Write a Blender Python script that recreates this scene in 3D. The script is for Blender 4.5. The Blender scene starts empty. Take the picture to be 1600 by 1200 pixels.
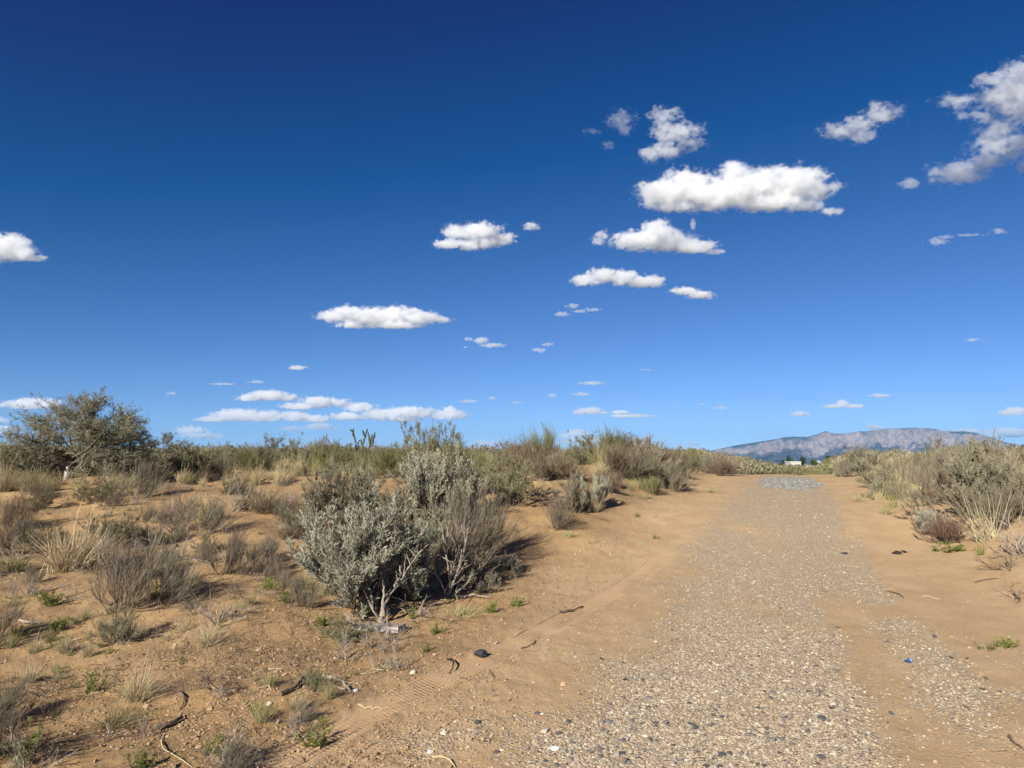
import bpy, math, random
import numpy as np
from mathutils import Vector, Matrix, Euler

C = bpy.context.scene.collection
SC = bpy.context.scene
R = math.radians
PI = math.pi
rng = np.random.default_rng(11)
random.seed(7)

# ------------------------------------------------------------------ camera, sky, sun, exposure
EYE = 1.66
F, CX, CY = 1150.0, 800.0, 600.0          # focal length and centre for a 1600 x 1200 frame
PITCH = math.atan(112.0 / F)
cam = bpy.data.cameras.new('camera')
cam.sensor_width = 36.0
cam.lens = 36.0 * F / 1600.0
cam.clip_start, cam.clip_end = 0.05, 400000.0
camo = bpy.data.objects.new('camera', cam)
C.objects.link(camo)
camo.location = (0, 0, EYE)
camo.rotation_euler = (PI / 2 + PITCH, 0, 0)
SC.camera = camo

SUN_EL = R(27.0)
sh = np.array([1.0, 1.7]) / math.hypot(1, 1.7)          # the way shadows fall
SUN = Vector((-sh[0] * math.cos(SUN_EL), -sh[1] * math.cos(SUN_EL), math.sin(SUN_EL)))
w = bpy.data.worlds.new('World')
SC.world = w
w.use_nodes = True
nt = w.node_tree
nt.nodes.clear()
sky = nt.nodes.new('ShaderNodeTexSky')
sky.sky_type = 'NISHITA'
sky.sun_disc = False
sky.sun_elevation = SUN_EL
sky.sun_rotation = math.atan2(SUN.x, SUN.y) % (2 * PI)
sky.altitude = 1700
sky.air_density = 0.7
sky.dust_density = 0.1
sky.ozone_density = 6.0
sep = nt.nodes.new('ShaderNodeSeparateColor')
com = nt.nodes.new('ShaderNodeCombineColor')
nt.links.new(sky.outputs[0], sep.inputs[0])
for k, (gain, lift) in enumerate(((1.15, -0.68), (1.06, -0.70), (1.16, -0.92))):      # the camera's contrast
    mu = nt.nodes.new('ShaderNodeMath')
    mu.operation = 'MULTIPLY_ADD'
    mu.inputs[1].default_value, mu.inputs[2].default_value = gain, lift
    mx = nt.nodes.new('ShaderNodeMath')
    mx.operation = 'MAXIMUM'
    mx.inputs[1].default_value = 0.01
    nt.links.new(sep.outputs[k], mu.inputs[0])
    nt.links.new(mu.outputs[0], mx.inputs[0])
    nt.links.new(mx.outputs[0], com.inputs[k])
bg = nt.nodes.new('ShaderNodeBackground')
bg.inputs['Strength'].default_value = 0.0550
out = nt.nodes.new('ShaderNodeOutputWorld')
nt.links.new(com.outputs[0], bg.inputs[0])
nt.links.new(bg.outputs[0], out.inputs[0])

sl = bpy.data.lights.new('sun', 'SUN')
sl.energy = 5.0
sl.angle = R(0.53)
sl.color = (1.0, 0.94, 0.83)
so = bpy.data.objects.new('sun', sl)
C.objects.link(so)
so.rotation_euler = (-SUN).to_track_quat('-Z', 'Y').to_euler()
so.location = (-20, -34, 30)

SC.render.engine = 'CYCLES'
SC.view_settings.view_transform = 'Standard'
SC.view_settings.look = 'None'
SC.view_settings.gamma = 1.0
SC.view_settings.use_curve_mapping = False
SC.view_settings.exposure = 0.86
cy = SC.cycles
cy.max_bounces = 12
cy.diffuse_bounces = 2
cy.glossy_bounces = 2
cy.transmission_bounces = 4
cy.volume_bounces = 10
cy.transparent_max_bounces = 8
cy.use_denoising = True
cy.denoiser = "OPENIMAGEDENOISE"
cy.sample_clamp_indirect = 6.0

# ------------------------------------------------------------------ noise
def _h(ix, iy, iz, seed):
    h = (ix.astype(np.int64) * 374761393 + iy.astype(np.int64) * 668265263 + iz.astype(np.int64) * 2147483647 + seed * 1274126177) & 0xFFFFFFFF
    h = ((h ^ (h >> 13)) * 1274126177) & 0xFFFFFFFF
    h = ((h ^ (h >> 16)) * 2246822519) & 0xFFFFFFFF
    return (h ^ (h >> 15)) & 0xFFFFFFFF

def perlin2(x, y, seed=0):
    x, y = np.asarray(x, float), np.asarray(y, float)
    ix, iy = np.floor(x), np.floor(y)
    fx, fy = x - ix, y - iy
    u, v = fx * fx * fx * (fx * (fx * 6 - 15) + 10), fy * fy * fy * (fy * (fy * 6 - 15) + 10)
    z = np.zeros_like(ix)
    def g(dx, dy):
        a = _h(ix + dx, iy + dy, z, seed) * (2 * PI / 4294967296.0)
        return np.cos(a) * (fx - dx) + np.sin(a) * (fy - dy)
    a = g(0, 0) + u * (g(1, 0) - g(0, 0))
    b = g(0, 1) + u * (g(1, 1) - g(0, 1))
    return (a + v * (b - a)) * 1.5

def fbm2(x, y, octv=4, seed=0, gain=0.5):
    s, a, f, n = 0.0, 1.0, 1.0, 0.0
    for k in range(octv):
        s = s + a * perlin2(x * f, y * f, seed + 17 * k)
        n += a
        a *= gain
        f *= 2.03
    return s / n

def vnoise3(p, seed=0):
    ip = np.floor(p)
    f = p - ip
    f = f * f * (3 - 2 * f)
    def g(dx, dy, dz):
        return _h(ip[:, 0] + dx, ip[:, 1] + dy, ip[:, 2] + dz, seed) / 2147483648.0 - 1.0
    x0 = g(0, 0, 0) * (1 - f[:, 0]) + g(1, 0, 0) * f[:, 0]
    x1 = g(0, 1, 0) * (1 - f[:, 0]) + g(1, 1, 0) * f[:, 0]
    x2 = g(0, 0, 1) * (1 - f[:, 0]) + g(1, 0, 1) * f[:, 0]
    x3 = g(0, 1, 1) * (1 - f[:, 0]) + g(1, 1, 1) * f[:, 0]
    y0 = x0 * (1 - f[:, 1]) + x1 * f[:, 1]
    y1 = x2 * (1 - f[:, 1]) + x3 * f[:, 1]
    return y0 * (1 - f[:, 2]) + y1 * f[:, 2]

def fbm3(p, octv=5, seed=0, gain=0.55):
    s, a, f, n = 0.0, 1.0, 1.0, 0.0
    for k in range(octv):
        s = s + a * vnoise3(p * f, seed + 31 * k)
        n += a
        a *= gain
        f *= 2.07
    return s / n

def sm(a, b, x):
    t = np.clip((np.asarray(x, float) - a) / (b - a), 0, 1)
    return t * t * (3 - 2 * t)

# ------------------------------------------------------------------ terrain height
TA = 0.360                                 # the trail runs along x = TA * y
TN = math.hypot(1, TA)
_pt = ([-60, -8, 2, 6.2, 9.3, 11.3, 13.4, 16, 18.5, 21, 23, 26, 34, 60, 120, 300, 600, 1500, 5000, 12000, 40000],
       [-1.0, -.15, .02, .085, .15, .31, .60, .80, .92, 1.06, 1.10, 1.0, .65, -.4, -2.2, -5.5, -9, -30, -80, -120, -160])
_pl = ([-60, -8, 2, 5, 8, 11, 14, 17, 20, 24, 34, 60, 120, 300, 600, 1500, 5000, 12000, 40000],
       [-1.0, -.1, .03, .08, .25, .52, .86, 1.12, 1.20, 1.22, 1.22, 1.15, .8, -3, -9, -30, -80, -120, -160])
_pr = ([-60, -8, 2, 5, 7, 9, 12, 15, 20, 26, 34, 60, 120, 300, 600, 1500, 5000, 12000, 40000],
       [-1.0, -.1, .03, .12, .24, .46, .82, 1.0, 1.12, 1.15, 1.1, .8, .0, -4, -9, -30, -80, -120, -160])

def _prof(t, y):
    s = 0
    for o in (-0.08, -0.03, 0, 0.03, 0.08):
        s = s + np.interp(y * (1 + o), *t)
    return s / 5

TRK = np.array([(430, 1200), (560, 1125), (700, 1055), (820, 1000), (960, 925), (1060, 850)], float)   # tyre track, filled in below

def lateral(x, y):
    """signed distance right of the trail's axis"""
    return (x - TA * y - 0.12 * np.sin(y * 0.45)) / TN

def base_height(x, y):
    x, y = np.asarray(x, float), np.asarray(y, float)
    d = lateral(x, y)
    wob = 0.35 * perlin2(x * 0.5, y * 0.5, 5)
    wl = sm(-1.7, -4.6, d + wob)
    wr = sm(1.7, 4.4, d + wob)
    z = _prof(_pt, y) * (1 - wl - wr) + _prof(_pl, y) * wl + _prof(_pr, y) * wr
    near = 1 - sm(60, 140, np.hypot(x, y))
    off = np.maximum(wl, wr)
    z = z + near * off * (0.20 * fbm2(x / 3.1, y / 3.1, 2, 3) + 0.085 * fbm2(x / 1.1, y / 1.1, 3, 8))
    # berm beside the trail, left, from ten metres on
    z = z + 0.34 * np.exp(-((d + 4.3 + 0.5 * perlin2(y * .3, y * 0 + 3.3, 2)) / 1.3) ** 2) * sm(10, 14.5, y) * (1 - sm(22, 30, y))
    z = z + 0.20 * np.exp(-((d - 4.6) / 1.4) ** 2) * sm(6.5, 10, y) * (1 - sm(24, 32, y))
    # two shallow wheel ruts
    z = z - 0.02 * np.exp(-((d - 0.75) / 0.3) ** 2) - 0.015 * np.exp(-((d + 0.75) / 0.3) ** 2)
    # long distance swell
    far = sm(150, 900, np.hypot(x, y))
    z = z + far * 6.0 * fbm2(x / 900, y / 900, 3, 21)
    return z

def pix_dir(px, py):
    v = np.array([(px - CX) / F, 1.0, -(py - CY) / F])
    c, s = math.cos(PITCH), math.sin(PITCH)
    return np.array([v[0], v[1] * c - v[2] * s, v[1] * s + v[2] * c])

def py_of(x, y, z):
    c, s = math.cos(PITCH), math.sin(PITCH)
    zz = z - EYE
    return CY - F * (zz * c - y * s) / (y * c + zz * s)

def px_of(x, y, z):
    return CX + F * x / (y * math.cos(PITCH) + (z - EYE) * math.sin(PITCH))

_T = np.exp(np.linspace(math.log(2.0), math.log(120), 900))

def at(px, py):
    """the spot of the ground that the picture shows at this pixel"""
    d = pix_dir(px, py)
    x, y, z = d[0] * _T, d[1] * _T, EYE + d[2] * _T
    g = base_height(x, y)
    k = np.argmax(z < g)
    if k == 0:
        k = 700
    return np.array([x[k], y[k], g[k]])

def on(px, dist):
    """a spot at this bearing and this many metres ahead"""
    x = (px - CX) / F * dist / math.cos(PITCH)
    return np.array([x, dist, float(base_height(x, dist))])

TRKW = np.array([at(*p)[:2] for p in TRK])

def track_uv(x, y):
    """across (metres from the track's middle) and along for the tyre track"""
    bu = np.full(x.shape, 9.0)
    bv = np.zeros(x.shape)
    acc = 0.0
    for a, b in zip(TRKW[:-1], TRKW[1:]):
        e = b - a
        L = np.hypot(*e)
        e = e / L
        t = (x - a[0]) * e[0] + (y - a[1]) * e[1]
        u = (x - a[0]) * -e[1] + (y - a[1]) * e[0]
        ok = (t > -0.02) & (t < L + 0.02) & (np.abs(u) < np.abs(bu))
        bu = np.where(ok, u, bu)
        bv = np.where(ok, acc + t, bv)
        acc += L
    return bu, bv

TRKL = float(np.hypot(*np.diff(TRKW, axis=0).T).sum())

def track_fade(v):
    return 1 - sm(TRKL - 2.2, TRKL - .2, v)

def gravel_mask(x, y):
    """0 sand .. 1 closely strewn gravel; second value: how grey"""
    d = lateral(x, y)
    n = fbm2(x * 1.3, y * 1.3, 4, 40)
    n2 = fbm2(x * 0.55 + 7, y * 0.55, 3, 41)
    e = 0.40 * n + 0.42 * n2
    wide = 1.12 - 0.012 * np.clip(y - 6, 0, 14)
    near = sm(7.5, 4.5, y)
    main = sm(-wide - 0.45, -wide + 0.55, d + 0.30 * near + e) * (1 - .92 * sm(0.22, 0.58, d + 0.24 * n + 0.12 * n2) * (1 - sm(7.6, 9.4, y)))
    main = main * (1 - sm(wide - 0.25, wide + 0.25, d + e * 0.6))
    main = main * (1 - sm(20, 24, y))
    # strip along the right hand edge, broken by sand drifts
    strip = np.exp(-((d - 0.98 - 0.10 * n2) / 0.27) ** 4) * (1 - 0.9 * np.exp(-((y - 7.55) / 0.35) ** 2)) * (1 - 0.85 * sm(5.3, 4.3, y))
    strip = strip * sm(13, 11, y) * np.clip(0.8 + 0.8 * n, 0, 1)
    spill = 0.55 * sm(-3.4, -1.6, d + 0.9 * n2) * sm(7.2, 5.0, y) * np.clip(n * 1.8 + 0.15, 0, 1)
    spill2 = 0.20 * sm(2.6, 1.4, d) * sm(0.4, 1.0, d) * np.clip(n2 * 2.0 + n, 0, 1)
    g = np.clip(np.maximum(np.maximum(main, strip), np.maximum(spill, spill2)), 0, 1)
    # sand drifting over the middle
    g = g * (1 - 0.55 * sm(0.12, 0.5, fbm2(x * 0.9 + 30, y * 0.42, 3, 44)))
    return g

def patch_mask(x, y):
    """lens of fresh pale grey gravel at the top of the rise"""
    d = lateral(x, y)
    q = ((d - 0.15) / 0.82) ** 2 + ((y - 19.3) / 2.0) ** 2 + 0.6 * fbm2(x * 1.5, y * 1.2, 3, 60)
    return 1 - sm(0.75, 1.05, q)

def height(x, y):
    x, y = np.asarray(x, float), np.asarray(y, float)
    z = base_height(x, y)
    d = lateral(x, y)
    r = np.hypot(x, y)
    near = 1 - sm(25, 60, r)
    rough = np.clip(0.42 + sm(-1.0, -3.0, d) + 0.5 * sm(1.6, 4, d), 0, 1)
    u, v = track_uv(x, y)
    tr = (1 - sm(0.10, 0.17, np.abs(u) + 0.02 * perlin2(x * 6, y * 6, 77))) * track_fade(v)
    rough = rough * (1 - 0.8 * tr)
    m = 0.016 * fbm2(x / 0.33, y / 0.33, 3, 12) + 0.010 * fbm2(x / 0.09, y / 0.09, 2, 13)
    z = z + near * rough * m
    z = z - tr * (0.012 + 0.0055 * np.cos(u * 2 * PI / 0.052)) + 0.006 * np.exp(-((np.abs(u) - 0.17) / 0.03) ** 2)
    return z
# ------------------------------------------------------------------ materials
class NT:
    def __init__(self, name):
        self.m = bpy.data.materials.new(name)
        self.m.use_nodes = True
        self.t = self.m.node_tree
        self.t.nodes.clear()
        self.out = self.t.nodes.new('ShaderNodeOutputMaterial')
    def n(self, kind, **kw):
        o = self.t.nodes.new('ShaderNode' + kind)
        for k, v in kw.items():
            if k.startswith('i_'):
                k = k[2:].replace('_', ' ')
                self.put(o.inputs[k], v)
            else:
                setattr(o, k, v)
        return o
    def put(self, sock, v):
        if isinstance(v, bpy.types.NodeSocket):
            self.t.links.new(v, sock)
        elif isinstance(v, (tuple, list)) and len(v) == 3 and sock.type == 'RGBA':
            sock.default_value = (*v, 1)
        else:
            sock.default_value = v
    def noise(self, vec, scale, detail=4, rough=0.55, dist=0.0):
        o = self.n('TexNoise', i_Scale=scale, i_Detail=detail, i_Roughness=rough, i_Distortion=dist)
        if vec is not None:
            self.put(o.inputs['Vector'], vec)
        return o.outputs[0]
    def ramp(self, v, lo, hi, a=0.0, b=1.0):
        o = self.n('MapRange', i_Value=v)
        for i, q in zip((1, 2, 3, 4), (lo, hi, a, b)):
            o.inputs[i].default_value = q
        return o.outputs[0]
    def mix(self, f, a, b, mode='MIX'):
        o = self.n('Mix', data_type='RGBA', blend_type=mode)
        for i, v in ((0, f), (6, a), (7, b)):
            self.put(o.inputs[i], v)
        return o.outputs[2]
    def math(self, op, a, b=0.0, clamp=False):
        o = self.n('Math', operation=op, use_clamp=clamp)
        self.put(o.inputs[0], a)
        self.put(o.inputs[1], b)
        return o.outputs[0]
    def attr(self, name, kind='GEOMETRY'):
        return self.n('Attribute', attribute_name=name, attribute_type=kind).outputs['Fac']
    def surf(self, s):
        self.t.links.new(s, self.out.inputs['Surface'])
        return self.m
    def bsdf(self, col, rough=0.9, spec=0.2, normal=None):
        o = self.n('BsdfPrincipled', i_Roughness=rough)
        self.put(o.inputs['Base Color'], col)
        o.inputs['Specular IOR Level'].default_value = spec
        if normal is not None:
            self.put(o.inputs['Normal'], normal)
        return o.outputs[0]

def ground_material():
    t = NT('sand_and_gravel')
    pos = t.n('NewGeometry').outputs['Position']
    big = t.noise(pos, 0.35, 3)
    mid = t.noise(pos, 2.2, 5, 0.6)
    fine = t.noise(pos, 38, 5, 0.7)
    grit = t.noise(pos, 160, 3, 0.7)
    off = t.attr('off')
    sand = t.mix(t.ramp(mid, 0.32, 0.68), (0.415, 0.278, 0.148), (0.505, 0.354, 0.204))
    rust = t.mix(t.ramp(big, 0.35, 0.65), (0.345, 0.214, 0.098), (0.440, 0.290, 0.146))
    sand = t.mix(off, sand, rust)
    # dark organic crumbs and pale grains
    sand = t.mix(t.ramp(fine, 0.60, 0.74, 0, 0.55), sand, (0.27, 0.165, 0.09))
    sand = t.mix(t.ramp(grit, 0.63, 0.72, 0, 0.5), sand, (0.62, 0.47, 0.31))
    litter = t.math('MULTIPLY', t.ramp(t.noise(pos, 1.1, 6, 0.70), 0.42, 0.62), off)
    sand = t.mix(t.math('MULTIPLY', litter, t.ramp(fine, 0.38, 0.58, 0.25, 0.9)), sand, (0.205, 0.142, 0.085))
    # gravel
    vor = t.n('TexVoronoi', i_Scale=62.0)
    t.put(vor.inputs['Vector'], pos)
    vcol = vor.outputs['Color']
    sep = t.n('SeparateColor')
    t.put(sep.inputs[0], vcol)
    g1 = t.n('ValToRGB')
    t.put(g1.inputs[0], sep.outputs[0])
    cr = g1.color_ramp
    cr.interpolation = 'CONSTANT'
    cr.elements[0].color = (0.15, 0.125, 0.105, 1)
    cr.elements[1].position = 0.16
    cr.elements[1].color = (0.27, 0.23, 0.18, 1)
    for p, c in ((0.45, (0.37, 0.31, 0.235, 1)), (0.72, (0.46, 0.39, 0.30, 1)), (0.91, (0.60, 0.53, 0.43, 1))):
        e = cr.elements.new(p)
        e.color = c
    stone = t.mix(t.ramp(vor.outputs['Distance'], 0.28, 0.55), g1.outputs[0], (0.40, 0.275, 0.165))
    stone = t.mix(0.40, stone, (0.48, 0.40, 0.285))
    pat = t.attr('fresh')
    stone = t.mix(pat, stone, t.mix(sep.outputs[1], (0.18, 0.185, 0.175), (0.34, 0.345, 0.325)))
    gm = t.attr('gravel')
    gk = t.ramp(t.math('ADD', gm, t.math('MULTIPLY', t.math('SUBTRACT', sep.outputs[2], 0.5), 0.9)), 0.42, 0.58)
    gk = t.math('MAXIMUM', gk, pat)
    col = t.mix(gk, sand, stone)
    trk = t.attr('track')
    col = t.mix(t.math('MULTIPLY', trk, 0.55), col, (0.50, 0.335, 0.195))
    # valley floor far off: dry scrubland tones
    far = t.attr('far')
    scrub = t.mix(t.ramp(t.noise(pos, 0.004, 6, 0.65), 0.35, 0.65), (0.10, 0.095, 0.06), (0.26, 0.20, 0.13))
    col = t.mix(far, col, scrub)
    # relief
    h = t.math('ADD', t.math('MULTIPLY', fine, 0.6), t.math('MULTIPLY', grit, 0.25))
    h = t.math('MULTIPLY', h, t.ramp(trk, 0, 1, 1.0, 0.25))
    cell = t.math('MULTIPLY', t.ramp(vor.outputs['Distance'], 0.0, 0.6, 1.0, 0.0), t.math('MULTIPLY', gk, 0.9))
    h = t.math('ADD', h, cell)
    rib = t.math('SINE', t.math('MULTIPLY', t.attr('across'), 2 * PI / 0.042))
    lug = t.math('SINE', t.math('ADD', t.math('MULTIPLY', t.attr('along'), 2 * PI / 0.036), t.math('MULTIPLY', t.attr('across'), 60.0)))
    tread = t.math('MULTIPLY', t.math('ADD', t.math('MULTIPLY', rib, 0.38), t.math('MULTIPLY', lug, 0.09)), t.ramp(t.noise(pos, 2.6, 3), 0.38, 0.6))
    h = t.math('ADD', h, t.math('MULTIPLY', tread, trk))
    bump = t.n('Bump', i_Strength=0.9, i_Distance=0.020, i_Height=h)
    return t.surf(t.bsdf(col, 0.95, 0.12, bump.outputs[0]))

def vary(t, base, amount=0.18, per_object=True):
    """a little difference between neighbouring leaves and between plants"""
    tint = t.attr('tint')
    c = t.mix(tint, tuple(x * (1 - amount * 2) for x in base[0]), base[1])
    if per_object:
        rnd = t.n('ObjectInfo').outputs['Random']
        o = t.n('HueSaturation')
        t.put(o.inputs['Color'], c)
        t.put(o.inputs['Hue'], t.ramp(rnd, 0, 1, 0.488, 0.508))
        t.put(o.inputs['Value'], t.ramp(t.math('FRACT', t.math('MULTIPLY', rnd, 7.31)), 0, 1, 0.82, 1.18))
        c = o.outputs[0]
    return c

def leaf_material(name, lo, hi, trans=0.25, per_object=True, amount=0.12):
    t = NT(name)
    c = vary(t, (lo, hi), amount, per_object)
    d = t.n('BsdfDiffuse', i_Roughness=0.6)
    t.put(d.inputs['Color'], c)
    if trans <= 0:
        return t.surf(d.outputs[0])
    tr = t.n('BsdfTranslucent')
    t.put(tr.inputs['Color'], c)
    mx = t.n('MixShader', i_Fac=trans)
    t.t.links.new(d.outputs[0], mx.inputs[1])
    t.t.links.new(tr.outputs[0], mx.inputs[2])
    return t.surf(mx.outputs[0])

def wood_material(name, lo, hi, scale=40):
    t = NT(name)
    co = t.n('TexCoord').outputs['Object']
    mp = t.n('Mapping')
    mp.inputs['Scale'].default_value = (1, 1, 0.15)
    t.put(mp.inputs[0], co)
    n = t.noise(mp.outputs[0], scale, 5, 0.65)
    c = t.mix(t.ramp(n, 0.3, 0.7), lo, hi)
    b = t.n('Bump', i_Strength=0.5, i_Distance=0.004, i_Height=n)
    return t.surf(t.bsdf(c, 0.9, 0.15, b.outputs[0]))

def plain(name, col, rough=0.85, spec=0.2, scale=25, amount=0.3):
    t = NT(name)
    n = t.noise(t.n('TexCoord').outputs['Object'], scale, 4, 0.6)
    c = t.mix(t.ramp(n, 0.3, 0.7), tuple(x * (1 - amount) for x in col), tuple(min(1, x * (1 + amount)) for x in col))
    return t.surf(t.bsdf(c, rough, spec))

# ------------------------------------------------------------------ object helpers
def mesh_from(name, V, Fc, mats, tint=None, attrs=None, smooth=False, mat_index=None):
    """Fc: an (n,3) or (n,4) array, or a list of such arrays"""
    me = bpy.data.meshes.new(name)
    if not isinstance(Fc, list):
        Fc = [Fc]
    Fc = [np.asarray(f, np.int32) for f in Fc if len(f)]
    V = np.asarray(V, np.float32)
    me.vertices.add(len(V))
    me.vertices.foreach_set('co', V.ravel())
    nl = sum(f.size for f in Fc)
    npoly = sum(len(f) for f in Fc)
    me.loops.add(nl)
    me.loops.foreach_set('vertex_index', np.concatenate([f.ravel() for f in Fc]))
    me.polygons.add(npoly)
    tot = np.concatenate([np.full(len(f), f.shape[1], np.int32) for f in Fc])
    st = np.concatenate([[0], np.cumsum(tot)[:-1]]).astype(np.int32)
    me.polygons.foreach_set('loop_start', st)
    if mat_index is not None:
        me.polygons.foreach_set('material_index', np.asarray(mat_index, np.int32))
    me.polygons.foreach_set('use_smooth', np.full(npoly, bool(smooth)))
    for k, v in (attrs or {}).items():
        a = me.attributes.new(k, 'FLOAT', 'POINT')
        a.data.foreach_set('value', np.asarray(v, np.float32))
    if tint is not None:
        a = me.attributes.new('tint', 'FLOAT', 'POINT')
        a.data.foreach_set('value', np.asarray(tint, np.float32))
    for m in (mats if isinstance(mats, (list, tuple)) else [mats]):
        me.materials.append(m)
    me.update()
    me.validate()
    return me

def link(name, me, parent=None, loc=None):
    o = bpy.data.objects.new(name, me)
    C.objects.link(o)
    if parent is not None:
        o.parent = parent
    if loc is not None:
        o.location = loc
    return o

def tag(o, label=None, cat=None, group=None, kind=None):
    for k, v in (('label', label), ('category', cat), ('group', group), ('kind', kind)):
        if v:
            o[k] = v
    return o

def grid_faces(nr, nc, keep=None):
    i = np.arange(nr - 1)[:, None] * nc + np.arange(nc - 1)[None, :]
    f = np.stack([i, i + 1, i + nc + 1, i + nc], -1).reshape(-1, 4)
    return f if keep is None else f[keep.ravel()]

# ------------------------------------------------------------------ ground, path, gravel patch
SAND = ground_material()
fr = [2.4]
while fr[-1] < 70:
    fr.append(fr[-1] * 1.0072)
rr = np.concatenate([[0.02, 0.4, 0.9, 1.4, 1.9], fr, np.exp(np.linspace(math.log(75), math.log(60000), 90))])
az = np.concatenate([np.linspace(-180, -48, 34)[:-1], np.linspace(-48, -37, 40)[:-1], np.linspace(-37, 37, 560), np.linspace(37, 48, 40)[1:], np.linspace(48, 180, 34)[1:]])
AZ, RR = np.meshgrid(np.radians(az), rr)
GX, GY = RR * np.sin(AZ), RR * np.cos(AZ)
GZ = height(GX, GY)
gm = gravel_mask(GX, GY) * (RR < 70)
pm = patch_mask(GX, GY) * (RR < 70)
dl = lateral(GX, GY)
offm = np.clip(sm(-1.6, -3.2, dl + 0.6 * perlin2(GX * .6, GY * .6, 9)) + 0.55 * sm(4.2, 5.6, dl), 0, 1)
tu, tv = track_uv(GX.ravel(), GY.ravel())
trk = ((1 - sm(0.11, 0.19, np.abs(tu))) * track_fade(tv)).reshape(GX.shape)
gz_far = sm(150, 500, RR)
Vg = np.stack([GX, GY, GZ], -1).reshape(-1, 3)
Fg = grid_faces(len(rr), len(az))
fc = Vg[Fg].mean(1)
fd = lateral(fc[:, 0], fc[:, 1]) + 0.30 * fbm2(fc[:, 0] * 1.3, fc[:, 1] * 1.3, 4, 40) + 0.25 * fbm2(fc[:, 0] * .55 + 7, fc[:, 1] * .55, 3, 41)
onpath = (np.abs(fd) < 1.30 + 0 * fc[:, 1]) & (fc[:, 1] > 1.0) & (fc[:, 1] < 30)
onpatch = (patch_mask(fc[:, 0], fc[:, 1]) > 0.4) & (np.hypot(fc[:, 0], fc[:, 1]) < 60)
onpath &= ~onpatch
AT = {'gravel': gm.ravel(), 'fresh': pm.ravel(), 'off': offm.ravel(), 'track': trk.ravel(), 'across': np.clip(tu, -1, 1), 'along': tv, 'far': gz_far.ravel()}

def part_of_ground(name, sel):
    f = Fg[sel]
    u, inv = np.unique(f, return_inverse=True)
    me = mesh_from(name, Vg[u], inv.reshape(-1, 4), SAND, attrs={k: v[u] for k, v in AT.items()}, smooth=True)
    return tag(link(name, me), kind='structure')

part_of_ground('ground', ~(onpath | onpatch))
part_of_ground('gravel_path', onpath)
part_of_ground('pale_gravel_patch', onpatch)

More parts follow.
